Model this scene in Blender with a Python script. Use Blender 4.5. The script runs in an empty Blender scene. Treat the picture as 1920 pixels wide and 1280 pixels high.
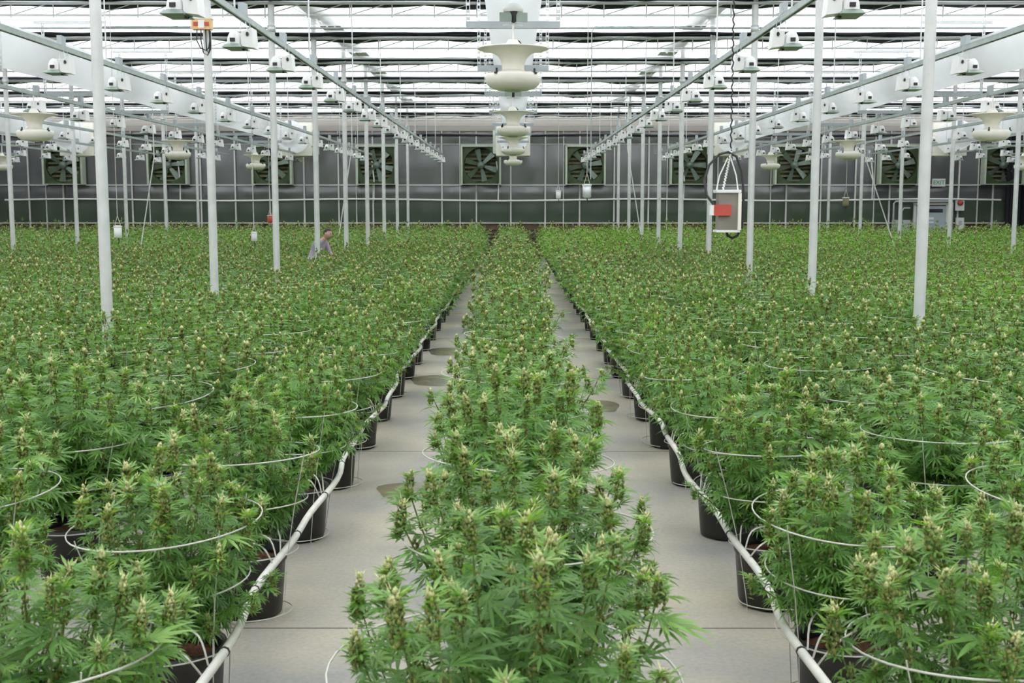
import bpy, math, random
import numpy as np
from mathutils import Vector, Matrix

random.seed(7)
rng = np.random.default_rng(7)
PI = math.pi
S = bpy.context.scene
COL = S.collection

# ------------------------------------------------------------------ camera
CAM_H = 2.1
PITCH = math.radians(6.6)
FPX = 2245.0
cd = bpy.data.cameras.new('camera')
cd.sensor_width = 36.0
cd.lens = FPX / 1920.0 * 36.0
cd.clip_end = 300
cd.dof.use_dof = True
cd.dof.focus_distance = 14.0
cd.dof.aperture_fstop = 9.0
cam = bpy.data.objects.new('camera', cd)
cam.location = (0, 0, CAM_H)
cam.rotation_euler = (PI / 2 - PITCH, 0, 0.0009)
COL.objects.link(cam)
S.camera = cam
# ------------------------------------------------------------------ sky and exposure
w = bpy.data.worlds.new('overcast sky')
S.world = w
w.use_nodes = True
bgn = w.node_tree.nodes['Background']
bgn.inputs[0].default_value = (0.93, 0.97, 1.0, 1)
bgn.inputs[1].default_value = 1.0
S.view_settings.view_transform = 'Standard'
S.view_settings.look = 'None'
S.view_settings.gamma = 1.0
S.view_settings.use_curve_mapping = False
S.view_settings.exposure = 1.62
try:
    S.cycles.max_bounces = 7
    S.cycles.diffuse_bounces = 4
    S.cycles.transparent_max_bounces = 10
    S.cycles.caustics_reflective = False
    S.cycles.caustics_refractive = False
except Exception:
    pass


def project(p):
    """world point -> (pixel x, pixel y, depth); used only to leave out copies that stand outside the view"""
    c, s = math.cos(PITCH), math.sin(PITCH)
    dz = p[2] - CAM_H
    z = p[1] * c - dz * s
    yy = p[1] * s + dz * c
    if z < 0.2:
        return None
    return 960 + FPX * p[0] / z, 640 - FPX * yy / z, z


# ------------------------------------------------------------------ materials
def mat(name, rgb, rough=0.6, metal=0.0, var=0.0, scale=8.0, bump=0.0, spec=0.5, bscale=None, rgb2=None):
    m = bpy.data.materials.new(name)
    m.use_nodes = True
    nt = m.node_tree
    b = nt.nodes['Principled BSDF']
    b.inputs['Base Color'].default_value = (*rgb, 1)
    b.inputs['Roughness'].default_value = rough
    b.inputs['Metallic'].default_value = metal
    b.inputs['Specular IOR Level'].default_value = spec
    tc = nt.nodes.new('ShaderNodeTexCoord')
    n = nt.nodes.new('ShaderNodeTexNoise')
    n.inputs['Scale'].default_value = scale
    n.inputs['Detail'].default_value = 4
    nt.links.new(tc.outputs['Object'], n.inputs['Vector'])
    if var or rgb2:
        r = nt.nodes.new('ShaderNodeMix')
        r.data_type = 'RGBA'
        lo = rgb if rgb2 else tuple(c * (1 - var) for c in rgb)
        hi = rgb2 if rgb2 else tuple(min(1, c * (1 + var)) for c in rgb)
        r.inputs[6].default_value = (*lo, 1)
        r.inputs[7].default_value = (*hi, 1)
        mr = nt.nodes.new('ShaderNodeMapRange')
        mr.inputs[1].default_value = 0.35
        mr.inputs[2].default_value = 0.65
        nt.links.new(n.outputs['Fac'], mr.inputs[0])
        nt.links.new(mr.outputs[0], r.inputs[0])
        nt.links.new(r.outputs[2], b.inputs['Base Color'])
    if bump:
        bp = nt.nodes.new('ShaderNodeBump')
        bp.inputs['Strength'].default_value = bump
        n2 = n
        if bscale:
            n2 = nt.nodes.new('ShaderNodeTexNoise')
            n2.inputs['Scale'].default_value = bscale
            nt.links.new(tc.outputs['Object'], n2.inputs['Vector'])
        nt.links.new(n2.outputs['Fac'], bp.inputs['Height'])
        nt.links.new(bp.outputs[0], b.inputs['Normal'])
    return m


def cloth_mat(name, rgb, trans=0.5, clear=0.0, rough=0.8):
    """white film or cloth that lets light through: diffuse + translucent + a share of clear openings"""
    m = bpy.data.materials.new(name)
    m.use_nodes = True
    nt = m.node_tree
    nt.nodes.clear()
    out = nt.nodes.new('ShaderNodeOutputMaterial')
    d = nt.nodes.new('ShaderNodeBsdfDiffuse')
    t = nt.nodes.new('ShaderNodeBsdfTranslucent')
    tc = nt.nodes.new('ShaderNodeTexCoord')
    n = nt.nodes.new('ShaderNodeTexNoise')
    n.inputs['Scale'].default_value = 3.0
    nt.links.new(tc.outputs['Object'], n.inputs['Vector'])
    r = nt.nodes.new('ShaderNodeMix')
    r.data_type = 'RGBA'
    r.inputs[6].default_value = (*(c * 0.95 for c in rgb), 1)
    r.inputs[7].default_value = (*rgb, 1)
    nt.links.new(n.outputs['Fac'], r.inputs[0])
    nt.links.new(r.outputs[2], d.inputs[0])
    nt.links.new(r.outputs[2], t.inputs[0])
    mx = nt.nodes.new('ShaderNodeMixShader')
    mx.inputs[0].default_value = trans
    nt.links.new(d.outputs[0], mx.inputs[1])
    nt.links.new(t.outputs[0], mx.inputs[2])
    last = mx
    if clear:
        tr = nt.nodes.new('ShaderNodeBsdfTransparent')
        m2 = nt.nodes.new('ShaderNodeMixShader')
        m2.inputs[0].default_value = clear
        nt.links.new(mx.outputs[0], m2.inputs[1])
        nt.links.new(tr.outputs[0], m2.inputs[2])
        last = m2
    nt.links.new(last.outputs[0], out.inputs[0])
    return m


def leaf_mat(name, dark, light, yellow, trans=0.38):
    m = bpy.data.materials.new(name)
    m.use_nodes = True
    nt = m.node_tree
    b = nt.nodes['Principled BSDF']
    out = nt.nodes['Material Output']
    a = nt.nodes.new('ShaderNodeAttribute')
    a.attribute_name = 'tint'
    cr = nt.nodes.new('ShaderNodeValToRGB')
    cr.color_ramp.elements[0].color = (*dark, 1)
    cr.color_ramp.elements[1].color = (*yellow, 1)
    e = cr.color_ramp.elements.new(0.75)
    e.color = (*light, 1)
    oi = nt.nodes.new('ShaderNodeObjectInfo')
    hs = nt.nodes.new('ShaderNodeHueSaturation')
    mr = nt.nodes.new('ShaderNodeMapRange')
    mr.inputs[3].default_value = 0.93
    mr.inputs[4].default_value = 1.22
    nt.links.new(oi.outputs['Random'], mr.inputs[0])
    nt.links.new(mr.outputs[0], hs.inputs['Value'])
    nt.links.new(a.outputs['Fac'], cr.inputs[0])
    nt.links.new(cr.outputs[0], hs.inputs['Color'])
    nt.links.new(hs.outputs[0], b.inputs['Base Color'])
    b.inputs['Roughness'].default_value = 0.42
    b.inputs['Specular IOR Level'].default_value = 0.6
    t = nt.nodes.new('ShaderNodeBsdfTranslucent')
    g = nt.nodes.new('ShaderNodeMix')
    g.data_type = 'RGBA'
    g.blend_type = 'MULTIPLY'
    g.inputs[0].default_value = 1
    g.inputs[7].default_value = (1.5, 1.45, 0.55, 1)
    nt.links.new(hs.outputs[0], g.inputs[6])
    nt.links.new(g.outputs[2], t.inputs[0])
    mx = nt.nodes.new('ShaderNodeMixShader')
    mx.inputs[0].default_value = trans
    nt.links.new(b.outputs[0], mx.inputs[1])
    nt.links.new(t.outputs[0], mx.inputs[2])
    nt.links.new(mx.outputs[0], out.inputs[0])
    return m


M = {}
M['leaf'] = leaf_mat('leaf green', (0.056, 0.158, 0.032), (0.180, 0.355, 0.085), (0.36, 0.49, 0.16))
M['leaf_light'] = leaf_mat('fresh leaf green', (0.075, 0.200, 0.024), (0.185, 0.38, 0.050), (0.32, 0.48, 0.10))
M['bract'] = mat('olive bud', (0.205, 0.235, 0.06), 0.7, var=0.4, scale=60)
M['pistil'] = mat('cream pistil', (0.50, 0.51, 0.23), 0.7, var=0.2, scale=90)
M['stem'] = mat('green stem', (0.14, 0.20, 0.05), 0.6, var=0.3, scale=20)
M['pot'] = mat('black pot plastic', (0.012, 0.011, 0.011), 0.42, var=0.2, scale=14)
M['soil'] = mat('coir soil', (0.14, 0.045, 0.02), 0.95, var=0.5, scale=60, bump=0.7)
M['wire'] = mat('galvanised wire', (0.62, 0.61, 0.55), 0.45, metal=0.3, var=0.1)
M['hose'] = mat('white hose', (0.72, 0.70, 0.64), 0.5, var=0.08, scale=12)
M['tie'] = mat('black tie', (0.02, 0.02, 0.02), 0.5)
M['galv'] = mat('galvanised post', (0.70, 0.71, 0.70), 0.42, metal=0.15, var=0.06, scale=6, bump=0.02)
M['rail'] = mat('galvanised rail', (0.42, 0.48, 0.46), 0.45, metal=0.35, var=0.08)
M['white'] = mat('white enamel', (0.86, 0.86, 0.85), 0.35, var=0.02)
M['lampgreen'] = mat('lamp underside', (0.26, 0.33, 0.28), 0.35, metal=0.3, var=0.05)
M['cream'] = mat('cream plastic', (0.88, 0.85, 0.76), 0.45, var=0.03)
M['dark'] = mat('dark plastic', (0.025, 0.025, 0.027), 0.5)
M['greybox'] = mat('grey box', (0.46, 0.50, 0.53), 0.5, var=0.04)
M['alu'] = mat('aluminium', (0.72, 0.74, 0.75), 0.4, metal=0.4, var=0.05)
M['mullion'] = mat('white mullion', (0.72, 0.72, 0.70), 0.5, var=0.04)
M['wallpanel'] = mat('grey glossy film', (0.10, 0.103, 0.108), 0.24, var=0.12, scale=0.9, bump=0.05, bscale=1.1, spec=0.8)
M['wallpanel'].node_tree.nodes['Principled BSDF'].inputs['IOR'].default_value = 1.9
M['wallreflect'] = mat('grey film with painted plant reflection', (0.070, 0.098, 0.068), 0.26, var=0.12, scale=0.9, bump=0.05, bscale=1.1)  # green reflection of the plants painted into the lower panels' base colour
M['valance'] = cloth_mat('beige valance', (0.72, 0.66, 0.60), 0.5)
M['brown'] = mat('brown base board', (0.13, 0.085, 0.05), 0.8, var=0.2, scale=3)
M['fangreen'] = mat('dark green fan housing', (0.045, 0.075, 0.028), 0.55, var=0.15, scale=4)
M['fanframe'] = mat('pale fan frame', (0.55, 0.60, 0.50), 0.55, var=0.06)
M['blade'] = mat('grey green fan blade', (0.17, 0.22, 0.18), 0.4, metal=0.3, var=0.15)
M['louver'] = mat('tan louver', (0.19, 0.175, 0.10), 0.6, var=0.2)
M['roof'] = cloth_mat('milky roof sheet', (0.95, 0.95, 0.95), 0.9, clear=0.5)
M['duct'] = cloth_mat('white duct film', (0.95, 0.96, 0.97), 0.68)
M['black'] = mat('black curtain', (0.010, 0.011, 0.016), 0.8, var=0.3, scale=4)
M['whitecloth'] = cloth_mat('white screen cloth', (0.95, 0.95, 0.95), 0.85, clear=0.4)
M['floor'] = None
M['door'] = mat('pale blue grey door', (0.42, 0.48, 0.52), 0.5, var=0.04)
M['exit'] = mat('exit green', (0.03, 0.30, 0.14), 0.5, var=0.05)
M['red'] = mat('red plastic', (0.52, 0.08, 0.055), 0.45, var=0.08)
M['orange'] = mat('orange plastic', (0.80, 0.52, 0.22), 0.5, var=0.06)
M['skin'] = mat('skin', (0.55, 0.33, 0.24), 0.6, var=0.06)
M['hair'] = mat('dark hair', (0.03, 0.02, 0.017), 0.6, var=0.2)
M['shirt'] = mat('lavender shirt', (0.46, 0.40, 0.52), 0.85, var=0.08)
M['jeans'] = mat('dark trousers', (0.05, 0.06, 0.09), 0.85, var=0.1)
M['panelclear'] = mat('brushed sensor housing', (0.30, 0.28, 0.24), 0.35, metal=0.3, var=0.1)


def floor_mat():
    m = bpy.data.materials.new('concrete floor')
    m.use_nodes = True
    nt = m.node_tree
    b = nt.nodes['Principled BSDF']
    tc = nt.nodes.new('ShaderNodeTexCoord')
    n1 = nt.nodes.new('ShaderNodeTexNoise')
    n1.inputs['Scale'].default_value = 0.9
    n1.inputs['Detail'].default_value = 6
    n2 = nt.nodes.new('ShaderNodeTexNoise')
    n2.inputs['Scale'].default_value = 40
    n2.inputs['Detail'].default_value = 5
    for n in (n1, n2):
        nt.links.new(tc.outputs['Object'], n.inputs['Vector'])
    cr = nt.nodes.new('ShaderNodeValToRGB')
    cr.color_ramp.elements[0].position = 0.35
    cr.color_ramp.elements[0].color = (0.31, 0.30, 0.285, 1)
    cr.color_ramp.elements[1].position = 0.66
    cr.color_ramp.elements[1].color = (0.53, 0.47, 0.37, 1)
    nt.links.new(n1.outputs['Fac'], cr.inputs[0])
    mx = nt.nodes.new('ShaderNodeMix')
    mx.data_type = 'RGBA'
    mx.blend_type = 'OVERLAY'
    mx.inputs[0].default_value = 0.25
    nt.links.new(cr.outputs[0], mx.inputs[6])
    nt.links.new(n2.outputs['Fac'], mx.inputs[7])
    nt.links.new(mx.outputs[2], b.inputs['Base Color'])
    b.inputs['Roughness'].default_value = 0.5
    bp = nt.nodes.new('ShaderNodeBump')
    bp.inputs['Strength'].default_value = 0.06
    nt.links.new(n2.outputs['Fac'], bp.inputs['Height'])
    nt.links.new(bp.outputs[0], b.inputs['Normal'])
    return m


M['floor'] = floor_mat()
M['stain'] = mat('damp stain', (0.17, 0.15, 0.115), 0.25, rgb2=(0.26, 0.22, 0.13), scale=4)


# ------------------------------------------------------------------ mesh helpers
class MB:
    def __init__(self):
        self.v, self.f, self.m, self.s = [], [], [], []

    def add(self, vs, fs, mi=0, smooth=False):
        o = len(self.v)
        self.v.extend([tuple(p) for p in vs])
        for f in fs:
            self.f.append(tuple(i + o for i in f))
            self.m.append(mi)
            self.s.append(smooth)

    def box(self, c, s, mi=0, rz=0.0, ry=0.0, rx=0.0):
        x, y, z = s[0] / 2, s[1] / 2, s[2] / 2
        P = [Vector(p) for p in ((-x, -y, -z), (x, -y, -z), (x, y, -z), (-x, y, -z), (-x, -y, z), (x, -y, z), (x, y, z), (-x, y, z))]
        if rx or ry or rz:
            R = Matrix.Rotation(rz, 3, 'Z') @ Matrix.Rotation(ry, 3, 'Y') @ Matrix.Rotation(rx, 3, 'X')
            P = [R @ p for p in P]
        c = Vector(c)
        self.add([p + c for p in P], [(0, 3, 2, 1), (4, 5, 6, 7), (0, 1, 5, 4), (1, 2, 6, 5), (2, 3, 7, 6), (3, 0, 4, 7)], mi)

    def tube(self, pts, r, n=6, mi=0, closed=False, cap=True):
        pts = [Vector(p) for p in pts]
        k = len(pts)
        rs = r if isinstance(r, (list, tuple)) else [r] * k
        vs = []
        up = Vector((0, 0, 1))
        prev = None
        for i, p in enumerate(pts):
            if closed:
                d = pts[(i + 1) % k] - pts[i - 1]
            else:
                d = pts[min(i + 1, k - 1)] - pts[max(i - 1, 0)]
            d.normalize()
            a = prev if prev is not None else (up if abs(d.z) < 0.95 else Vector((1, 0, 0)))
            a = a - d * a.dot(d)
            if a.length < 1e-6:
                a = d.orthogonal()
            a.normalize()
            prev = a
            b = d.cross(a)
            for j in range(n):
                t = 2 * PI * j / n
                vs.append(p + (a * math.cos(t) + b * math.sin(t)) * rs[i])
        fs = []
        for i in range(k if closed else k - 1):
            i2 = (i + 1) % k
            for j in range(n):
                j2 = (j + 1) % n
                fs.append((i * n + j, i * n + j2, i2 * n + j2, i2 * n + j))
        self.add(vs, fs, mi, n > 4)
        if cap and not closed:
            self.add(vs[:n], [tuple(range(n - 1, -1, -1))], mi)
            self.add(vs[-n:], [tuple(range(n))], mi)

    def bar(self, a, b, r, n=6, mi=0):
        self.tube([a, b], r, n, mi)

    def lathe(self, prof, n=24, mi=0, c=(0, 0, 0), rib=None):
        vs = []
        for (r, z) in prof:
            for j in range(n):
                t = 2 * PI * j / n
                rr = r * (1 + (rib(j, z) if rib else 0))
                vs.append((c[0] + rr * math.cos(t), c[1] + rr * math.sin(t), c[2] + z))
        fs = []
        for i in range(len(prof) - 1):
            for j in range(n):
                j2 = (j + 1) % n
                fs.append((i * n + j, i * n + j2, (i + 1) * n + j2, (i + 1) * n + j))
        self.add(vs, fs, mi, True)

    def mesh(self, name, mats):
        me = bpy.data.meshes.new(name)
        me.from_pydata(self.v, [], self.f)
        for m in mats:
            me.materials.append(m)
        me.polygons.foreach_set('material_index', self.m)
        me.polygons.foreach_set('use_smooth', self.s)
        me.update()
        return me

    def build(self, name, mats, parent=None, loc=None):
        if not isinstance(mats, (list, tuple)):
            mats = [mats]
        return put(name, self.mesh(name, mats), parent, loc)


def put(name, me, parent=None, loc=None):
    o = bpy.data.objects.new(name, me)
    COL.objects.link(o)
    if parent is not None:
        o.parent = parent
    if loc is not None:
        o.location = loc
    return o


def tag(o, label=None, cat=None, group=None, kind=None):
    if label:
        o['label'] = label
    if cat:
        o['category'] = cat
    if group:
        o['group'] = group
    if kind:
        o['kind'] = kind
    return o


def thing(name, label, cat, loc=(0, 0, 0), rz=0.0, group=None):
    o = bpy.data.objects.new(name, None)
    o.empty_display_size = 0.1
    COL.objects.link(o)
    o.location = loc
    o.rotation_euler = (0, 0, rz)
    return tag(o, label, cat, group)


def struct(name, label=None, me=None, loc=(0, 0, 0)):
    o = bpy.data.objects.new(name, me)
    COL.objects.link(o)
    o.location = loc
    o['kind'] = 'structure'
    if label:
        o['label'] = label
    return o


def bx(name, c, s, m, parent=None, **k):
    b = MB()
    b.box((0, 0, 0), s, **k)
    return b.build(name, m, parent, c)


ORD = ['first', 'second', 'third', 'fourth', 'fifth', 'sixth', 'seventh', 'eighth', 'ninth', 'tenth', 'eleventh', 'twelfth',
       'thirteenth', 'fourteenth', 'fifteenth', 'sixteenth', 'seventeenth', 'eighteenth', 'nineteenth', 'twentieth']


def nth(i):
    if i < 20:
        return ORD[i]
    return {2: 'twenty-', 3: 'thirty-', 4: 'forty-'}[(i + 1) // 10] + ORD[(i + 1) % 10 - 1] if (i + 1) % 10 else {3: 'thirtieth', 4: 'fortieth'}[(i + 1) // 10]


# ------------------------------------------------------------------ main measures
PX = 4.0          # posts stand at X = +-4, +-12
SP = 4.264        # spacing of posts and trusses
P0 = 11.75        # first post row in view
TRUSS_Z = CAM_H + 3.28
RAIL_A = PX / 1.5
RAIL_Z = CAM_H + 0.68 * RAIL_A
WALL_Y = 47.0
XR, XL = 19.6, -20.6
YF = -8.0
EAVE, RIDGE = 6.15, 8.3

# ------------------------------------------------------------------ floor
fl = MB()
fl.box(((XR + XL) / 2, (WALL_Y + YF) / 2, -0.05), (XR - XL + 0.4, WALL_Y - YF + 0.4, 0.1))
floor = struct('floor', 'pale grey beige concrete greenhouse floor', fl.mesh('floor', [M['floor']]))
jm = mat('floor joint', (0.16, 0.15, 0.13), 0.8)
for k in range(9):
    o = bx('joint', (0, 5.75 + k * SP, 0.0006), (XR - XL - 0.5, 0.012, 0.0012), jm, floor)
for (sx, sy, rx_, ry_) in ((-0.72, 8.6, 0.28, 0.30), (-0.92, 14.1, 0.30, 0.48), (-0.98, 16.9, 0.22, 0.5), (0.95, 12.3, 0.15, 0.4)):
    b = MB()
    n = 28
    ring = [(sx + rx_ * math.cos(2 * PI * j / n) * (1 + 0.10 * math.sin(6 * PI * j / n) + 0.05 * math.sin(10 * PI * j / n + 1)),
             sy + ry_ * math.sin(2 * PI * j / n) * (1 + 0.10 * math.sin(4 * PI * j / n + 2)), 0.0015) for j in range(n)]
    b.add(ring + [(sx, sy, 0.002)], [(j, (j + 1) % n, n) for j in range(n)])
    b.build('damp_patch', M['stain'], floor)

# ------------------------------------------------------------------ ceiling: gabled translucent roof, gutters, trusses
ceiling = struct('ceiling', 'bright translucent gabled greenhouse roof with trusses and gutters')
sl = math.atan2(RIDGE - EAVE, PX)
SLEN = math.hypot(RIDGE - EAVE, PX)


def pane_mesh(wy):
    b = MB()
    b.box((0, 0, 0), (SLEN - 0.06, wy, 0.012))
    return b.mesh('pane', [M['roof']])


bm_ = MB()
bm_.box((0, 0, 0), (SLEN, 0.035, 0.04))
rafter_me = bm_.mesh('rafter', [M['white']])
Y_SPLIT = P0 + SP            # individual narrow panes from here on (those that can be seen)
ys_far = [Y_SPLIT + i * SP / 3 for i in range(int((WALL_Y - Y_SPLIT) / (SP / 3)) + 1)]
ys_near = []
y = Y_SPLIT
while y > YF:
    ys_near.append((max(y - SP, YF), y))
    y -= SP
pm_far = pane_mesh(SP / 3 - 0.03)
for bay in (-16, -8, 0, 8, 16):
    for side in (-1, 1):
        xc = bay + side * PX / 2
        ang = side * sl
        zc = (EAVE + RIDGE) / 2
        for i, y in enumerate(ys_far):
            y1 = min(y + SP / 3, WALL_Y)
            if y1 - y < 0.3:
                continue
            if abs(y1 - y - SP / 3) < 1e-3:
                p = put('pane', pm_far, ceiling, (xc, (y + y1) / 2, zc))
            else:
                p = put('pane', pane_mesh(y1 - y - 0.03), ceiling, (xc, (y + y1) / 2, zc))
            p.rotation_euler = (0, ang, 0)
            r = put('rafter', rafter_me, ceiling, (xc, y, zc - 0.04))
            r.rotation_euler = (0, ang, 0)
        for (ya, yb) in ys_near:
            p = put('pane', pane_mesh(yb - ya - 0.03), ceiling, (xc, (ya + yb) / 2, zc))
            p.rotation_euler = (0, ang, 0)
    bx('ridge_beam', (bay, (WALL_Y + YF) / 2, RIDGE - 0.03), (0.09, WALL_Y - YF, 0.10), M['alu'], ceiling)
for gx in (-20, -12, -4, 4, 12):
    b = MB()   # open trough section
    L = WALL_Y - YF
    b.box((0, 0, -0.10), (0.24, L, 0.015))
    b.box((-0.15, 0, -0.02), (0.015, L, 0.17), ry=0.35)
    b.box((0.15, 0, -0.02), (0.015, L, 0.17), ry=-0.35)
    b.build('gutter', M['alu'], ceiling, (gx, (WALL_Y + YF) / 2, EAVE - 0.02))

truss_ys = [P0 + i * SP for i in range(-3, 9)]
W2 = XR - XL
XM = (XR + XL) / 2
for ti, ty in enumerate(truss_ys):
    b = MB()
    b.tube([(XL, ty, TRUSS_Z), (XR, ty, TRUSS_Z)], 0.032, 8)
    tr = b.build('roof_truss', M['alu'])
    tr['kind'] = 'structure'
    tr['label'] = 'light metal roof truss across the greenhouse, %s from the photographer' % nth(ti)
    b = MB()
    b.tube([(XL, ty, TRUSS_Z - 0.20), (XR, ty, TRUSS_Z - 0.20)], 0.016, 6)
    b.build('lower_chord', M['alu'], tr)
    if ti >= 3:
        b = MB()
        x = XL + 0.4
        i = 0
        while x < XR - 0.7:
            b.bar((x, ty, TRUSS_Z), (x, ty, TRUSS_Z - 0.24), 0.010, 4)
            b.bar((x, ty, TRUSS_Z - 0.2), (x + (0.66), ty, TRUSS_Z), 0.008, 4)
            x += 0.70
            i += 1
        o = b.build('web_bars', M['alu'], tr)
        o['kind'] = 'stuff'
        b = MB()
        b.tube([(XL, ty + 0.12, TRUSS_Z - 0.39), (XR, ty + 0.12, TRUSS_Z - 0.39)], 0.015, 6)
        b.build('conduit', M['greybox'], tr)
    # roof struts standing on the truss up to ridge and gutter
    for gx in (-12, -4, 4, 12):
        b = MB()
        b.bar((gx, ty, TRUSS_Z), (gx, ty, EAVE - 0.1), 0.05, 8)
        b.build('strut', M['galv'], tr)

gb = MB()
GL = SP - 0.95
gb.box((0, 0, 0), (0.40, GL, 0.012))
gb.box((-0.205, 0, 0.035), (0.012, GL, 0.08))
gb.box((0.205, 0, 0.035), (0.012, GL, 0.08))
gb.box((-0.06, 0, -0.02), (0.05, GL, 0.03))
gb.box((0.10, 0, -0.015), (0.03, GL, 0.02))
gut_me = gb.mesh('gutter_section', [M['galv']])
for ty in truss_ys[3:-1]:
    for gx in (-11.7, -3.76, 3.76, 11.7):
        put('gutter_section', gut_me, ceiling, (gx, ty + 0.62 + GL / 2, TRUSS_Z + 0.33))

# curtains drawn back against each truss: black blackout bundle with the edge of the white screen under it
for ti, ty in enumerate(truss_ys):
    if ty < P0 + SP * 1.5:
        continue
    k = ti - 5
    root = thing('curtain_bundle', 'black blackout curtain drawn into a bundle along the %s visible truss from the camera' % nth(k), 'curtain',
                 (XM, ty, TRUSS_Z), 0, 'bundled curtains along the trusses')
    for nm, mt, dy, dz, hh, ww, seed in (('black_cloth', M['black'], 0.29, 0.06, 0.085, 0.31, 1), ('black_edge', M['black'], -0.16, 0.06, 0.034, 0.11, 2)):
        rr = random.Random(ti * 10 + seed)
        nx, n = 120, 8
        ph = [rr.uniform(0, 6.28) for _ in range(4)]
        vs, fs = [], []
        for i in range(nx + 1):
            x = -W2 / 2 + W2 * i / nx
            wv = 0.5 * math.sin(x * 2.9 + ph[0]) + 0.35 * math.sin(x * 5.3 + ph[1]) + 0.3 * math.sin(x * 1.1 + ph[2])
            for j in range(n):
                t = 2 * PI * j / n
                vs.append((x, dy + ww * (1 + 0.14 * wv) * math.cos(t), dz + hh * (1 + 0.28 * wv) * math.sin(t) - 0.02 * wv))
        for i in range(nx):
            for j in range(n):
                fs.append((i * n + j, (i + 1) * n + j, (i + 1) * n + (j + 1) % n, i * n + (j + 1) % n))
        fs.append(tuple(range(n)))
        fs.append(tuple(nx * n + j for j in range(n - 1, -1, -1)))
        b = MB()
        b.add(vs, fs, 0, True)
        b.build(nm, mt, root)

# white screen drawn out flat between the trusses, its edges hanging a little wavy
for ti in range(len(truss_ys)):
    ya = truss_ys[ti] + 0.42
    yb = (truss_ys[ti] + SP - 0.22) if ti < len(truss_ys) - 1 else WALL_Y - 0.2
    if ti == 0:
        ya = YF + 0.5
    nx, ny = 150, 8
    rr = random.Random(400 + ti)
    ph = [rr.uniform(0, 6.28) for _ in range(6)]
    vs, fs = [], []
    for i in range(nx + 1):
        x = XL + 0.05 + (W2 - 0.1) * i / nx
        wa = 0.10 * math.sin(x * 2.3 + ph[0]) + 0.06 * math.sin(x * 4.9 + ph[1])
        wb = 0.10 * math.sin(x * 2.1 + ph[2]) + 0.06 * math.sin(x * 5.3 + ph[3])
        for j in range(ny + 1):
            v_ = j / ny
            sag = 0.025 * math.sin(PI * v_) + 0.012 * math.sin(x * 1.7 + ph[4] + 3 * v_)
            vs.append((x, ya + wa * (1 - v_) + (yb + wb * v_ - ya) * v_, TRUSS_Z + 0.22 - sag))
    for i in range(nx):
        for j in range(ny):
            p = i * (ny + 1) + j
            fs.append((p, p + ny + 1, p + ny + 2, p + 1))
    b = MB()
    b.add(vs, fs, 0, True)
    o = b.build('shade_screen', M['whitecloth'])
    tag(o, 'white shade screen stretched flat beyond the %s truss from the photographer' % nth(ti), 'screen', 'white shade screens under the roof')

# ------------------------------------------------------------------ walls
wall_back = struct('wall_back', 'dark grey glossy film end wall with white mullions and exhaust fans')
MS = 1.34
ZB, ZG, ZP, ZT = 1.32, 2.79, 2.19, 4.88
fan_x = [-1.24 + 4.03 * k for k in range(-4, 6)]
FZ, FW = 3.545, 1.50
mx0 = -0.09
cols = [mx0 + MS * k for k in range(-15, 16)]
cols = [c for c in cols if XL < c < XR]
edges = [XL] + cols + [XR]
pmesh = {}


def panel(x0, x1, z0, z1):
    key = (round(x1 - x0, 3), round(z1 - z0, 3), z1 <= ZP)
    if key not in pmesh:
        b = MB()
        sx, sz = (x1 - x0) - 0.02, (z1 - z0) - 0.02
        nx, nz = 6, 6
        rr = random.Random(int(key[0] * 1000 + key[1] * 77))
        vs, fs = [], []
        for i in range(nx + 1):
            for j in range(nz + 1):
                u, v_ = i / nx, j / nz
                edge = min(u, 1 - u) * min(v_, 1 - v_) * 16
                vs.append((-sx / 2 + sx * u, -0.030 * edge * 0.5 + 0.005 * rr.uniform(-1, 1) * min(1, edge * 4), -sz / 2 + sz * v_))
        for i in range(nx):
            for j in range(nz):
                a = i * (nz + 1) + j
                fs.append((a, a + nz + 1, a + nz + 2, a + 1))
        b.add(vs, fs, 0, True)
        pmesh[key] = b.mesh('panel', [M['wallreflect' if z1 <= ZP else 'wallpanel']])
    put('panel', pmesh[key], wall_back, ((x0 + x1) / 2, WALL_Y + 0.03, (z0 + z1) / 2))


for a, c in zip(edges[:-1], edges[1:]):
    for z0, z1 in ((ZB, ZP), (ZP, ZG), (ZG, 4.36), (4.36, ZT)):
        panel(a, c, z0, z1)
bx('backing', (XM, WALL_Y + 0.3, 2.65), (XR - XL + 0.5, 0.1, 5.5), M['dark'], wall_back)
bx('base_board', (XM, WALL_Y + 0.06, ZB / 2 - 0.02), (XR - XL, 0.1, ZB - 0.04), M['brown'], wall_back)
mm = {}
for c in cols:
    b = MB()
    b.box((0, 0, 0), (0.055, 0.06, ZT - 0.0))
    if 'm' not in mm:
        mm['m'] = b.mesh('mullion', [M['mullion']])
    infan = any(abs(c - f) < FW / 2 for f in fan_x)
    if infan:
        bx('mullion', (c, WALL_Y - 0.03, (2.79) / 2), (0.055, 0.06, 2.79), M['mullion'], wall_back)
        bx('mullion', (c, WALL_Y - 0.03, (4.33 + ZT) / 2), (0.055, 0.06, ZT - 4.33), M['mullion'], wall_back)
    else:
        put('mullion', mm['m'], wall_back, (c, WALL_Y - 0.03, ZT / 2))
for f in fan_x:
    bx('thin_mullion', (f - FW / 2 - 0.08, WALL_Y - 0.03, ZT / 2), (0.035, 0.05, ZT), M['mullion'], wall_back)
bx('girt', (XM, WALL_Y - 0.05, ZB), (XR - XL, 0.05, 0.04), M['mullion'], wall_back)
bx('girt', (XM, WALL_Y - 0.035, 4.36), (XR - XL, 0.03, 0.028), M['mullion'], wall_back)
fe = [XL] + [v for f in fan_x for v in (f - FW / 2, f + FW / 2)] + [XR]
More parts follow.
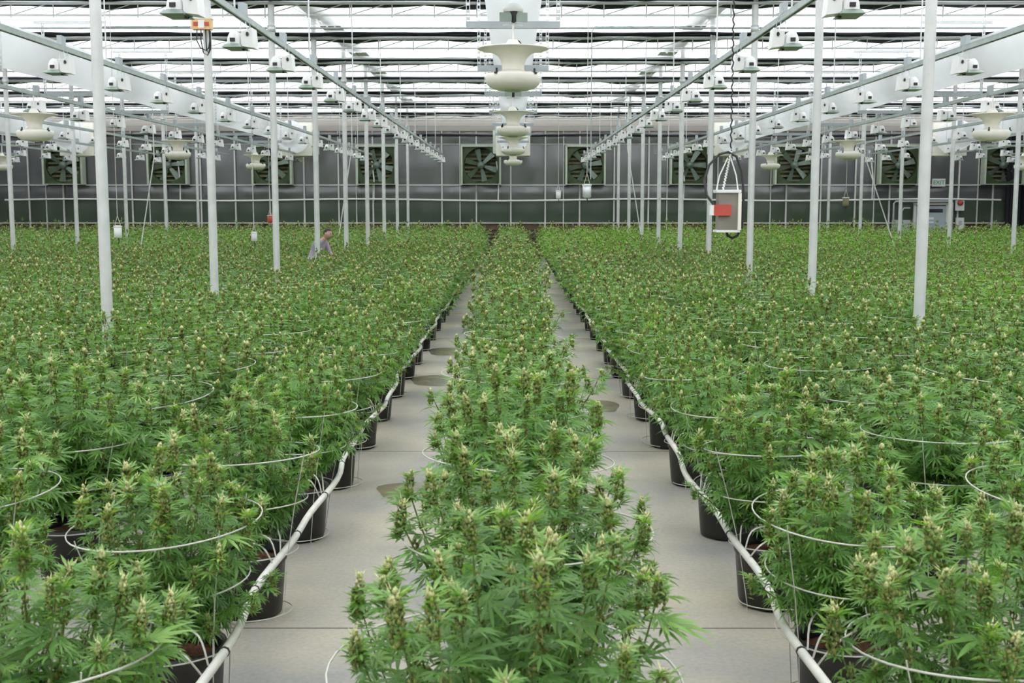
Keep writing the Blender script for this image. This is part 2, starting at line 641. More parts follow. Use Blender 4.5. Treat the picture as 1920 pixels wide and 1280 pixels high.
for a, c in zip(fe[0::2], fe[1::2]):
    if c - a > 0.2:
        bx('girt', ((a + c) / 2, WALL_Y - 0.05, ZG), (c - a, 0.05, 0.045), M['mullion'], wall_back)
# beige valance of gable above the wall, in lengths between the gutter lines
for a, c in zip([XL, -12, -4, 4, 12], [-12, -4, 4, 12, XR]):
    b = MB()
    nx = 20
    vs, fs = [], []
    for i in range(nx + 1):
        x = a + (c - a) * i / nx
        vs += [(x, WALL_Y - 0.12 + 0.02 * math.sin(x * 7), ZT - 0.02), (x, WALL_Y - 0.10 + 0.02 * math.sin(x * 5), TRUSS_Z + 0.05)]
    for i in range(nx):
        fs.append((2 * i, 2 * i + 2, 2 * i + 3, 2 * i + 1))
    b.add(vs, fs, 0, True)
    b.build('valance', M['valance'], wall_back)
for bay in (-16, -8, 0, 8, 16):     # gable triangles above
    b = MB()
    b.add([(bay - PX, WALL_Y + 0.1, TRUSS_Z), (bay + PX, WALL_Y + 0.1, TRUSS_Z), (bay + PX, WALL_Y + 0.1, EAVE), (bay, WALL_Y + 0.1, RIDGE), (bay - PX, WALL_Y + 0.1, EAVE)], [(0, 1, 2, 3, 4)])
    b.build('gable_sheet', M['roof'], wall_back)
b = MB()
b.box(((XR + 0.15), (WALL_Y + YF) / 2, 3.1), (0.1, WALL_Y - YF, 6.2))
struct('wall_right', 'black curtained side wall', b.mesh('wall_right', [M['black']]))
b = MB()
b.box(((XL - 0.15), (WALL_Y + YF) / 2, 3.1), (0.1, WALL_Y - YF, 6.2))
struct('wall_left', 'grey film side wall', b.mesh('wall_left', [M['wallpanel']]))
b = MB()
b.box((XM, YF - 0.1, 3.1), (XR - XL, 0.1, 6.2))
struct('wall_front', 'grey film wall behind the photographer', b.mesh('wall_front', [M['wallpanel']]))
b = MB()   # black curtain that closes the end wall's corner
nx = 14
vs, fs = [], []
for i in range(nx + 1):
    x = 19.05 + 0.55 * i / nx
    yy = WALL_Y - 0.35 + 0.05 * math.sin(i * 1.7)
    vs += [(x, yy, 0.02), (x, yy, 4.7)]
for i in range(nx):
    fs.append((2 * i, 2 * i + 2, 2 * i + 3, 2 * i + 1))
b.add(vs, fs, 0, True)
tag(b.build('corner_curtain', M['black']), 'black curtain hanging in the corner right of the last exhaust fan', 'curtain')

# exhaust fans in the end wall
bl = MB()
nseg = 6
vs, fs = [], []
for i in range(nseg + 1):
    r = 0.13 + 0.50 * i / nseg
    half = 0.055 + 0.055 * (i / nseg)
    tw = 0.75 - 0.4 * i / nseg
    vs += [(r, -half * math.sin(tw), -half), (r, half * math.sin(tw), half)]
for i in range(nseg):
    fs.append((2 * i, 2 * i + 2, 2 * i + 3, 2 * i + 1))
bl.add(vs, fs, 0, True)
blade_me = bl.mesh('blade', [M['blade']])
hub = MB()
hub.lathe([(0.0, -0.10), (0.10, -0.09), (0.14, -0.03), (0.14, 0.10), (0.0, 0.11)], 16)
hub_me = hub.mesh('hub', [M['blade']])
hou = MB()
n = 32
vs, fs = [], []
H2 = FW / 2 - 0.04
for j in range(n):
    t = 2 * PI * (j + 0.5) / n
    k = H2 / max(abs(math.cos(t)), abs(math.sin(t)))
    vs += [(k * math.cos(t), 0, k * math.sin(t)), (0.66 * math.cos(t), 0, 0.66 * math.sin(t)), (0.655 * math.cos(t), 0.22, 0.655 * math.sin(t))]
for j in range(n):
    a, c = 3 * j, 3 * ((j + 1) % n)
    fs += [(a, c, c + 1, a + 1), (a + 1, c + 1, c + 2, a + 2)]
hou.add(vs, fs, 0)
hou_me = hou.mesh('housing', [M['fangreen']])
fr = MB()
for sx in (-1, 1):
    fr.box((sx * (FW / 2 - 0.01), 0.14, 0), (0.07, 0.42, FW))
fr.box((0, 0.14, FW / 2 - 0.02), (FW, 0.42, 0.075))
fr.box((0, 0.14, -FW / 2 + 0.02), (FW, 0.42, 0.03))
fr_me = fr.mesh('frame', [M['fanframe']])
lv = MB()
lv.box((0, 0, 0), (1.3, 0.11, 0.012), rx=0.7)
lv_me = lv.mesh('louver', [M['louver']])
bk = MB()
bk.box((0, 0, 0), (1.42, 0.02, 1.42))
bk_me = bk.mesh('shutter_back', [M['fangreen']])
for i, f in enumerate(fan_x):
    side = ['fifth', 'fourth', 'third', 'second', 'first'][i] + ' left' if i < 5 else ORD[i - 5] + ' right'
    t = thing('exhaust_fan', 'dark green framed exhaust fan in end wall, %s of the middle duct' % side, 'fan', (f, WALL_Y - 0.42, FZ), 0, 'exhaust fans in the end wall')
    put('frame', fr_me, t)
    put('housing', hou_me, t, (0, 0.02, 0))
    put('shutter_back', bk_me, t, (0, 0.33, 0))
    hb = put('hub', hub_me, t, (0, 0.10, 0))
    hb.rotation_euler = (PI / 2, 0, 0)
    a0 = rng.uniform(0, 1)
    for k in range(6):
        bb = put('blade', blade_me, t, (0, 0.12, 0))
        bb.rotation_euler = (0, a0 + k * PI / 3, 0)
    for k in range(8):
        put('louver', lv_me, t, (0, 0.26, -0.58 + k * 0.165))

# white pipe along the end wall with droppers, black cable, exit sign, door, boxes
b = MB()
pts = [(-19.7 + 38.6 * i / 40, WALL_Y - 0.28, ZP + 0.025 + 0.035 * math.sin(i * 0.55)) for i in range(41)]
b.tube(pts, 0.035, 8)
pr = b.build('wall_pipe', M['white'])
tag(pr, 'long white pipe running level along the grey end wall', 'pipe')
for dx in (-12.9, -5.4, -1.2 + 0.62, 6.6, 13.9):
    b = MB()
    b.tube([(dx, WALL_Y - 0.28, ZP), (dx + 0.02, WALL_Y - 0.28, 3.0), (dx - 0.06, WALL_Y - 0.25, 3.7)], 0.028, 6)
    b.build('dropper', M['white'], pr)
b = MB()
b.tube([(XL + 0.3 + 39 * i / 30, WALL_Y - 0.16, 4.70 - 0.02 * math.sin(i * 1.3)) for i in range(31)], 0.04, 6)
tag(b.build('black_cable', M['dark']), 'black cable strung across the top of the grey end wall', 'cable')

door = struct('door_1', 'pale blue grey door in the end wall under the exit sign')
bx('door_leaf', (16.25, WALL_Y - 0.14, 1.0), (1.15, 0.06, 1.96), M['door'], door)
for (xx, zz, ww, hh) in ((15.62, 1.02, 0.09, 2.04), (16.88, 1.02, 0.09, 2.04), (16.25, 2.06, 1.35, 0.09)):
    bx('door_frame', (xx, WALL_Y - 0.13, zz), (ww, 0.1, hh), M['mullion'], door)
bx('window_pane', (16.25, WALL_Y - 0.175, 1.80), (0.9, 0.02, 0.13), M['dark'], door)
bx('notice', (16.1, WALL_Y - 0.176, 1.50), (0.52, 0.015, 0.09), M['white'], door)
bx('notice', (16.1, WALL_Y - 0.176, 1.35), (0.52, 0.015, 0.06), M['white'], door)
bx('door_handle', (15.8, WALL_Y - 0.2, 1.02), (0.12, 0.06, 0.04), M['alu'], door)
es = thing('exit_sign', 'small green and white exit sign above the door on the end wall', 'sign', (16.5, WALL_Y - 0.16, 2.88))
bx('sign_box', (0, 0, 0), (0.5, 0.06, 0.30), M['white'], es)
fc = bpy.data.curves.new('exit_text', 'FONT')
fc.body = 'EXIT'
fc.size = 0.22
fc.align_x = 'CENTER'
fc.align_y = 'CENTER'
fc.extrude = 0.004
fo = bpy.data.objects.new('exit_text', fc)
COL.objects.link(fo)
dg = bpy.context.evaluated_depsgraph_get()
tm = bpy.data.meshes.new_from_object(fo.evaluated_get(dg))
bpy.data.objects.remove(fo)
tm.materials.clear()
tm.materials.append(M['exit'])
to = put('lettering', tm, es, (0, -0.036, 0))
to.rotation_euler = (PI / 2, 0, 0)
eb = thing('electric_box', 'grey electric cabinet standing at the left of the door', 'box', (15.05, WALL_Y - 0.3, 0))
bx('cabinet', (0, 0, 0.72), (0.6, 0.35, 1.44), M['greybox'], eb)
bx('cabinet_door', (0, -0.185, 0.75), (0.5, 0.02, 1.2), M['door'], eb)
b = MB()
b.tube([(-0.3, 0, 1.4), (-0.3, 0, 2.08), (-0.22, 0, 2.16), (1.9, 0, 2.16), (1.98, 0, 2.1), (1.98, 0, 0.1)], 0.035, 8)
b.build('conduit', M['greybox'], eb)
b = MB()
b.tube([(0.02, 0, 1.44), (0.02, 0, 1.78), (0.1, 0, 1.9), (0.35, 0.05, 1.9)], 0.03, 8)
b.build('conduit', M['greybox'], eb)
ab = thing('alarm_box', 'red and white alarm box on the wall right of the door', 'alarm', (17.35, WALL_Y - 0.2, 2.1))
bx('backplate', (0, 0.03, -0.08), (0.34, 0.08, 0.44), M['white'], ab)
b = MB()
b.lathe([(0, 0.12), (0.07, 0.11), (0.11, 0.05), (0.11, 0)], 12)
o = b.build('red_button', M['red'], ab, (0, 0, 0.0))
o.rotation_euler = (PI / 2, 0, 0)
jb = thing('socket_box', 'white socket box low on the end wall beside the door', 'box', (17.4, WALL_Y - 0.1, 1.28))
bx('box_body', (0, 0, 0), (0.3, 0.12, 0.5), M['white'], jb)
bx('socket', (0, -0.07, 0.05), (0.12, 0.02, 0.16), M['greybox'], jb)

# ------------------------------------------------------------------ posts
for X in (-12, -4, 4, 12):
    kk = 0
    for i in range(0, 9):
        py = P0 + i * SP
        if py > WALL_Y - 1:
            continue
        pr_ = project((X, py, 2.1))
        if not (-40 < pr_[0] < 1960):
            continue
        rowname = {-12: 'outer left', -4: 'inner left', 4: 'inner right', 12: 'outer right'}[X]
        t = thing('support_post', 'pale galvanised post, %s from the camera in the %s line of posts' % (nth(kk), rowname), 'post', (X, py, 0), 0, 'galvanised roof posts')
        kk += 1
        b = MB()
        b.tube([(0, 0, 0.012), (0, 0, TRUSS_Z - 0.03)], 0.055, 20)
        b.build('shaft', M['galv'], t)
        bx('base_plate', (0, 0, 0.006), (0.3, 0.3, 0.012), M['galv'], t)
        b = MB()
        b.lathe([(0.056, -0.05), (0.07, -0.05), (0.07, 0.05), (0.056, 0.05)], 16, c=(0, 0, TRUSS_Z - 0.42))
        b.build('collar', M['alu'], t)

# ------------------------------------------------------------------ lamp rails and lamps
Y_RAIL0, Y_RAIL1 = 7.4, 45.6
for k in list(range(-7, 0)) + list(range(1, 8)):
    X = k * RAIL_A
    sd = 'left' if k < 0 else 'right'
    y0 = max(Y_RAIL0, abs(X) * FPX / 1000 - 2.0)
    t = thing('lamp_rail', 'grey metal lamp rail running lengthwise, %s rail %s of the middle duct' % (nth(abs(k) - 1), sd), 'rail', (X, 0, RAIL_Z), 0, 'lamp rails under the roof')
    b = MB()
    L = Y_RAIL1 - y0
    yc = (Y_RAIL1 + y0) / 2
    b.box((0, yc, 0.028), (0.056, L, 0.004))
    b.box((-0.026, yc, 0), (0.004, L, 0.056))
    b.box((0.026, yc, 0), (0.004, L, 0.056))
    b.box((-0.018, yc, -0.028), (0.018, L, 0.004))
    b.box((0.018, yc, -0.028), (0.018, L, 0.004))
    b.build('channel', M['rail'], t)
    for i in range(9):
        hy = P0 + i * SP
        if hy < y0 + 0.1 or hy > Y_RAIL1:
            continue
        b = MB()
        if abs(k) % 3 == 0:       # these rails run under a duct and hang from its cross bars
            b.bar((0, hy + 1.85, 0.03), (0, hy + 1.85, 4.03 - RAIL_Z), 0.012, 6)
        else:
            b.bar((0, hy, 0.03), (0, hy, TRUSS_Z - RAIL_Z), 0.009, 6)
        b.build('hanger_rod', M['alu'], t)

# lamp parts (local: reflector on -X, ballast on +X; hangs below origin)
mlp = {}
b = MB()   # reflector: half barrel dome
n = 10
vs, fs = [], []
for i in range(7):
    yv = -0.125 + 0.25 * i / 6
    e = 1.0 if 0 < i < 6 else 0.72
    for j in range(n + 1):
        a = PI * j / n
        vs.append((-0.115 + 0.105 * e * math.cos(a), yv, -0.262 + 0.135 * e * math.sin(a)))
for i in range(6):
    for j in range(n):
        p = i * (n + 1) + j
        fs.append((p, p + 1, p + n + 2, p + n + 1))
fs.append(tuple(range(n, -1, -1)))
fs.append(tuple(6 * (n + 1) + j for j in range(n + 1)))
b.add(vs, fs, 0, True)
mlp['reflector'] = (b, M['white'])
b = MB()   # flange: sloping skirt plus green underside plate
vs = [(-0.225, -0.13, -0.262), (0.0, -0.13, -0.262), (0.0, 0.13, -0.262), (-0.225, 0.13, -0.262),
      (-0.265, -0.175, -0.30), (0.03, -0.175, -0.30), (0.03, 0.175, -0.30), (-0.265, 0.175, -0.30)]
b.add(vs, [(0, 1, 5, 4), (1, 2, 6, 5), (2, 3, 7, 6), (3, 0, 4, 7), (4, 5, 6, 7), (0, 3, 2, 1)], 0)
mlp['flange'] = (b, M['lampgreen'])
b = MB()   # ballast box with sloping end
vs = [(0.0, -0.1, -0.285), (0.19, -0.1, -0.30), (0.19, 0.1, -0.30), (0.0, 0.1, -0.285), (0.0, -0.1, -0.15), (0.16, -0.1, -0.105), (0.16, 0.1, -0.105), (0.0, 0.1, -0.15)]
b.add(vs, [(0, 3, 2, 1), (4, 5, 6, 7), (0, 1, 5, 4), (1, 2, 6, 5), (2, 3, 7, 6), (3, 0, 4, 7)], 0)
mlp['ballast'] = (b, M['white'])
b = MB()
b.tube([(0.10, -0.104, -0.17), (0.10, -0.112, -0.17)], 0.022, 10)
mlp['socket'] = (b, M['dark'])
b = MB()
b.box((0.0, 0, -0.29), (0.035, 0.06, 0.05))
b.box((-0.115, -0.122, -0.225), (0.075, 0.03, 0.035))
mlp['clip'] = (b, M['dark'])
b = MB()
b.tube([(-0.05, 0, -0.13), (-0.03, 0, -0.03), (0.0, 0, 0.035), (0.03, 0, -0.03), (0.06, 0, -0.12)], 0.006, 5)
b.box((0.0, 0, -0.13), (0.22, 0.04, 0.008))
mlp['bracket'] = (b, M['white'])
b = MB()
b.box((0.0, 0, 0.085), (0.085, 0.16, 0.11))
b.tube([(0.03, 0.05, 0.04), (0.07, 0.05, -0.02), (0.10, 0.02, -0.10)], 0.005, 4)
mlp['plug_box'] = (b, M['greybox'])
for nm, (b, m) in mlp.items():      # the lamps are short for their width of rail
    b.v = [(x * 0.66, y_, z) for (x, y_, z) in b.v]
mirror = {}
for nm, (b, m) in mlp.items():
    for sd in (-1, 1):
        c = MB()
        c.v = [(-x * sd, y, z) for (x, y, z) in b.v] if sd == 1 else list(b.v)
        c.f = [tuple(reversed(f)) for f in b.f] if sd == 1 else list(b.f)
        c.m, c.s = list(b.m), list(b.s)
        mirror[(nm, sd)] = c.mesh(nm, [m])
whole = {}
for sd in (-1, 1):
    c = MB()
    mats = []
    for nm, (b, m) in mlp.items():
        if m not in mats:
            mats.append(m)
        vs = [(-x * sd, y, z) for (x, y, z) in b.v] if sd == 1 else list(b.v)
        fs = [tuple(reversed(f)) for f in b.f] if sd == 1 else list(b.f)
        c.add(vs, fs, mats.index(m))
    whole[sd] = c.mesh('grow_lamp', mats)

n_lamps = 0
for k in list(range(-7, 0)) + list(range(1, 8)):
    X = k * RAIL_A
    sd = -1 if k < 0 else 1
    sdn = 'left' if k < 0 else 'right'
    idx = 0
    for i in range(18):
        ly = 10.03 + 2.08 * i + (0.25 if abs(k) % 2 == 0 else 0)
        if ly > 45.4:
            continue
        q = project((X, ly, RAIL_Z - 0.2))
        if not (-25 < q[0] < 1945 and q[1] > -25):
            continue
        lab = 'white grow lamp, %s along the %s lamp rail %s of the middle duct' % (nth(idx), nth(abs(k) - 1), sdn)
        idx += 1
        n_lamps += 1
        if ly > 27:
            o = put('grow_lamp', whole[sd], None, (X, ly, RAIL_Z))
            tag(o, lab, 'lamp', 'white grow lamps on the rails')
        else:
            t = thing('grow_lamp', lab, 'lamp', (X, ly, RAIL_Z), rng.uniform(-0.05, 0.05), 'white grow lamps on the rails')
            for nm in mlp:
                put(nm, mirror[(nm, sd)], t)

# ------------------------------------------------------------------ air ducts
DR, DZ = 0.345, CAM_H + 2.47


def strut_mesh(h):
    b = MB()
    b.box((-0.018, 0, h / 2), (0.008, 0.035, h))
    b.box((0.018, 0, h / 2), (0.008, 0.035, h))
    nz = int(h / 0.075)
    for i in range(nz):
        b.box((0, 0, (i + 0.5) * h / nz), (0.03, 0.035, 0.028))
    return b.mesh('slotted_strut', [M['alu']])


st_me = strut_mesh(TRUSS_Z - 4.02)
hang_y = [13.6 + SP * i for i in range(7)]
for X, nm in ((0, 'in the middle over the centre row'), (-8, 'first left of the middle'), (8, 'first right of the middle'), (-16, 'outermost left'), (16, 'outermost right')):
    t = thing('air_duct', 'long white inflated air duct hanging lengthwise, %s' % nm, 'duct', (X, 0, DZ), 0, 'white air ducts')
    y0 = {0: 8.0, 8: 12.0, 16: 30.0}[abs(X)]
    b = MB()
    n, nl = 24, 90
    vs, fs = [], []
    rr = random.Random(X + 50)
    for i in range(nl + 1):
        yv = y0 + (43.3 - y0) * i / nl
        sag = -0.015 * math.sin(PI * (((yv - 13.6) / SP) % 1.0))
        for j in range(n):
            a = 2 * PI * j / n
            r = DR * (1 + 0.010 * math.sin(yv * 5.1 + 3 * a) + rr.uniform(-0.004, 0.004))
            vs.append((r * math.cos(a), yv, sag + r * math.sin(a)))
    for i in range(nl):
        for j in range(n):
            j2 = (j + 1) % n
            fs.append((i * n + j, (i + 1) * n + j, (i + 1) * n + j2, i * n + j2))
    b.add(vs, fs, 0, True)
    b.build('film_tube', M['duct'], t)
    for sgn, yy in ((-1, 43.3),):
        b = MB()   # flared sleeve into the fan housing
        vs, fs = [], []
        prof = [(DR, 42.9), (0.44, 43.2), (0.52, 43.5), (0.54, 43.9), (0.54, 44.4)]
        for (r, yv) in prof:
            for j in range(n):
                a = 2 * PI * j / n
                vs.append((r * math.cos(a), yv, -0.12 * (yv - 42.9) / 1.5 + r * math.sin(a)))
        for i in range(len(prof) - 1):
            for j in range(n):
                j2 = (j + 1) % n
                fs.append((i * n + j, (i + 1) * n + j, (i + 1) * n + j2, i * n + j2))
        b.add(vs, fs, 0, True)
        b.build('sleeve', M['duct'], t)
    bx('fan_housing', (0, 45.0, -0.15), (1.25, 1.2, 1.2), M['cream'], t)
    bx('housing_side', ((-0.68 if X >= 0 else 0.68), 44.9, -0.25), (0.12, 0.9, 0.85), M['fanframe'], t)
    for hy in hang_y:
        if hy < y0 + 0.3:
            continue
        for s in (-1, 1):
            put('slotted_strut', st_me, t, (s * 0.5, hy, 4.02 - DZ))
        bx('cross_bar', (0, hy, 4.06 - DZ), (1.04, 0.045, 0.075), M['greybox'], t)
        bx('top_bar', (0, hy, TRUSS_Z - DZ - 0.04), (1.3, 0.04, 0.05), M['alu'], t)

# ------------------------------------------------------------------ hanging cream air fans
FD = 0.385
fb = {}
b = MB()
b.lathe([(0.0, 0.012), (0.10, 0.012), (0.25, 0.012), (FD - 0.01, 0.006), (FD, -0.004), (FD - 0.012, -0.012), (0.30, -0.024), (0.215, -0.045), (0.172, -0.075), (0.142, -0.11), (0.122, -0.16), (0.118, -0.215), (0.128, -0.24), (0.0, -0.24)], 36)
fb['intake_horn'] = (b.mesh('intake_horn', [M['cream']]))
b = MB()
b.lathe([(0.0, -0.232), (0.125, -0.234), (0.17, -0.255), (0.26, -0.262), (0.292, -0.272), (0.30, -0.295), (0.298, -0.345), (0.275, -0.385), (0.225, -0.42), (0.16, -0.44), (0.15, -0.43), (0.10, -0.41), (0.0, -0.41)], 36)
fb['outlet_bowl'] = b.mesh('outlet_bowl', [M['cream']])
b = MB()
b.lathe([(0.0, -0.455), (0.06, -0.455), (0.09, -0.442), (0.09, -0.41)], 16)
fb['motor'] = b.mesh('motor', [M['fanframe']])
b = MB()
b.lathe([(0.0, 0.10), (0.05, 0.095), (0.085, 0.05), (0.09, 0.012)], 18)
fb['motor_cap'] = b.mesh('motor_cap', [M['cream']])
b = MB()
b.box((0, 0, 0), (0.05, 0.03, 0.02))
b.tube([(0, 0, 0), (0, 0, 0.05)], 0.012, 6)
fb['bolt'] = b.mesh('bolt', [M['dark']])
b = MB()
b.tube([(0.03, -0.02, 0.09), (0.06, -0.04, 0.07), (0.10, -0.05, 0.02)], 0.009, 5)
fb['cable'] = b.mesh('cable', [M['dark']])


def air_fan(X, Y, Z, top, label, centre):
    t = thing('air_fan', label, 'fan', (X, Y, Z), rng.uniform(0, 0.4), 'cream hourglass air fans')
    for nm in ('intake_horn', 'outlet_bowl', 'motor', 'motor_cap', 'cable'):
        put(nm, fb[nm], t)
    for k in range(4):
        a = PI / 4 + k * PI / 2
        o = put('bolt', fb['bolt'], t, (0.285 * math.cos(a), 0.285 * math.sin(a), -0.275))
        o.rotation_euler = (0, 0, a)
    b = MB()
    b.bar((0, 0, 0.09), (0, 0, top - Z), 0.012, 8)
    b.build('hanger_rod', M['white'], t)
    if centre:
        h = top - Z
        b = MB()
        b.lathe([(0.0, 0.155), (0.05, 0.15), (0.10, 0.125), (0.115, 0.09), (0.10, 0.06), (0.0, 0.06)], 20, c=(0, 0, h))
        b.build('bracket_dome', M['white'], t)
        for s in (-1, 1):
            bx('bracket_plate', (s * 0.085, -0.04, h + 0.005), (0.13, 0.02, 0.095), M['lampgreen'], t, rz=s * 0.25)
        b = MB()
        b.lathe([(0.0, 0.06), (0.045, 0.055), (0.02, 0.0), (0.025, -0.05), (0.0, -0.06)], 10, c=(0, -0.05, h))
        b.build('bracket_hub', M['dark'], t)
        b = MB()
        b.tube([(-0.11, 0, h - 0.075), (0, 0, h - 0.06), (0.11, 0, h - 0.075)], 0.009, 5)
        b.build('spreader', M['alu'], t)
    return t


for i in range(4):
    air_fan(0, hang_y[0] + 2 * SP * i - (0.5 if i == 0 else 0), CAM_H + 1.64, 4.06, 'cream hourglass air fan under the middle duct, %s from the camera' % nth(i), True)
for s, nm in ((-1, 'left'), (1, 'right')):
    for i, yy in enumerate((20.3, 28.9, 37.6)):
        air_fan(s * 8, yy, CAM_H + 1.47, RAIL_Z - 0.03, 'cream hourglass air fan below the first duct %s of the middle, %s from the camera' % (nm, nth(i)), False)
    air_fan(s * 16, 37.9, CAM_H + 1.45, RAIL_Z - 0.03, 'cream hourglass air fan below the outermost %s duct at the edge' % nm, False)

# ------------------------------------------------------------------ small hanging equipment
t = thing('sensor_box', 'hanging sensor housing with red module and looped black cable near the right inner posts', 'sensor', (1.49, 8.4, 2.05))
bx('housing', (0, 0, -0.01), (0.135, 0.12, 0.26), M['panelclear'], t)
bx('lid', (0, 0, 0.13), (0.17, 0.15, 0.02), M['white'], t)
bx('base_rim', (0, 0, -0.145), (0.165, 0.145, 0.015), M['white'], t)
bx('side_panel', (0.076, -0.01, -0.01), (0.022, 0.14, 0.255), M['cream'], t)
bx('red_module', (-0.045, -0.07, 0.0), (0.12, 0.05, 0.075), M['red'], t)
bx('module_cap', (-0.118, -0.07, 0.0), (0.025, 0.05, 0.07), M['white'], t)
b = MB()
b.tube([(-0.105, -0.07, 0.04), (-0.15, -0.06, 0.10), (-0.165, -0.03, 0.20), (-0.13, 0, 0.31), (-0.06, 0, 0.385), (0, 0, 0.40), (0.06, 0, 0.37), (0.10, 0, 0.26), (0.115, 0.0, 0.1), (0.112, 0.0, -0.05), (0.108, 0, -0.13)], 0.009, 8)
b.build('looped_cable', M['dark'], t)
b = MB()
b.tube([(0.0, -0.02, -0.15), (0.005, -0.02, -0.175), (0.04, -0.02, -0.195), (0.075, -0.02, -0.175), (0.085, -0.02, -0.15)], 0.009, 8)
b.build('lower_loop', M['dark'], t)
b = MB()
ch = []
for i in range(60):
    z = 0.14 + (0.43 - 0.14) * i / 59
    ch.append((-0.03 + 0.06 * (z - 0.14) / 0.3 + 0.005 * math.sin(i * 1.6), 0.005 * math.cos(i * 1.6), z))
b.tube(ch, 0.0055, 5)
b.tube([(-0.075, 0, 0.14), (-0.055, 0, 0.24), (0.0, 0, 0.36)], 0.005, 5)
b.tube([(0.075, 0, 0.14), (0.06, 0, 0.24), (0.02, 0, 0.36)], 0.005, 5)
b.build('hanging_chain', M['white'], t)
b = MB()
b.tube([(0.02 + 0.006 * math.sin(i * 1.9), 0.006 * math.cos(i * 1.9), 0.40 + (TRUSS_Z - 2.05 - 0.4) * i / 149) for i in range(150)], 0.0055, 5)
b.build('twisted_cord', M['dark'], t)


def hung_sensor(X, Y, Z, s, label, body, extra=None, top=None):
    t = thing('hanging_sensor', label, 'sensor', (X, Y, Z), 0.1, None)
    b = MB()
    b.lathe([(0.0, 0.13 * s), (0.05 * s, 0.13 * s), (0.085 * s, 0.11 * s), (0.085 * s, -0.12 * s), (0.06 * s, -0.14 * s), (0.0, -0.14 * s)], 14)
    b.build('canister', body, t)
    b = MB()
    b.lathe([(0.09 * s, 0.10 * s), (0.098 * s, 0.10 * s), (0.098 * s, 0.12 * s), (0.09 * s, 0.12 * s)], 14)
    b.build('lid_band', M['white'], t)
    b = MB()
    b.bar((0.0, 0, 0.33 * s), (0.0, 0, (top or TRUSS_Z) - Z), 0.006, 5)
    b.bar((-0.06 * s, 0, 0.13 * s), (0, 0, 0.34 * s), 0.005, 5)
    b.bar((0.06 * s, 0, 0.13 * s), (0, 0, 0.34 * s), 0.005, 5)
    b.build('hanging_wire', M['wire'], t)
    b = MB()
    b.tube([(0.0, 0, -0.14 * s), (0.02 * s, 0, -0.2 * s), (0.01 * s, 0, -0.27 * s)], 0.012 * s, 5)
    b.build('probe', M['dark'] if not extra else extra, t)
    return t


hung_sensor(1.24, 20.28, 2.30, 0.85, 'silver canister sensor on a white wire right of the middle air fans', M['alu'])
hung_sensor(0.92, 24.54, 2.27, 0.6, 'small white sensor hanging just left of the silver canister sensor', M['white'])
hung_sensor(-6.67, 20.28, 1.62, 0.78, 'white sensor hanging low over the plants behind the nearest left post', M['white'])
hung_sensor(-5.29, 24.54, 1.42, 0.72, 'white pot shaped sensor hanging low among plants left of the third left post', M['white'])
hung_sensor(7.95, 28.81, 2.13, 0.85, 'olive sensor canister hanging under the second right air fan', M['louver'], None, CAM_H + 1.03)
hung_sensor(-5.82, 28.81, 1.72, 0.7, 'red and white sensor hanging beside the third inner left post', M['red'])

t = thing('junction_box', 'orange junction box with dangling cables on the second inner left post', 'box', (-4.02, P0 + SP - 0.16, 4.39))
bx('box_body', (0, 0, 0), (0.25, 0.12, 0.13), M['orange'], t)
bx('box_lid', (0, 0, 0.085), (0.27, 0.13, 0.04), M['white'], t)
for s in (-1, 1):
    bx('red_label', (s * 0.07, -0.064, 0), (0.06, 0.008, 0.05), M['red'], t)
bx('face_plate', (0, -0.063, 0), (0.08, 0.006, 0.10), M['white'], t)
for dx, dd in ((-0.07, 0.30), (-0.02, 0.36), (0.04, 0.33), (0.085, 0.28)):
    b = MB()
    b.tube([(dx, 0, -0.06), (dx * 1.1, -0.01, -0.2), (dx * 0.7 + 0.02, -0.01, -dd), (dx * 0.2 + 0.06, 0, -dd - 0.03), (0.10, 0.0, -dd + 0.05), (0.10, 0, -0.08)], 0.008, 5)
    b.build('cable', M['dark'], t)

# thin bracing wires and conduits
for (a, c, lab) in (((-8.9, 30.0, 3.2), (-9.45, 30.4, 0.9), 'white diagonal bracing cable left of the second left inner post'),
                    ((9.0, 31.0, 3.3), (10.0, 31.4, 0.9), 'white diagonal bracing cable right of the second right air fan'),
                    ((-4.6, 34.6, 3.7), (-5.1, 34.9, 0.9), 'white diagonal bracing cable between far left inner posts'),
                    ((3.4, 36.0, 3.7), (3.9, 36.3, 0.9), 'white diagonal bracing cable between far right inner posts')):
    b = MB()
    mid = tuple((a[i] + c[i]) / 2 for i in range(3))
    b.tube([(a[0], a[1], TRUSS_Z - 0.2), a, mid, c, (c[0] + 0.02, c[1], 0.02)], 0.014, 6)
    tag(b.build('bracing_cable', M['white']), lab, 'cable')
for (X, Y, z0, lab) in ((-6.9, 20.40, 1.95, 'thin black conduit dropping from the roof near the nearest left post'), (1.31, 20.40, 2.5, 'thin grey conduit dropping from the roof right of the middle fans')):
    b = MB()
    b.tube([(X + 1.6 * (1 if X > 0 else 1), Y, TRUSS_Z - 0.37), (X + 0.06, Y, TRUSS_Z - 0.37), (X, Y, TRUSS_Z - 0.45), (X, Y, z0)], 0.009, 6)
    tag(b.build('drop_conduit', M['greybox'] if X > 0 else M['dark']), lab, 'conduit')

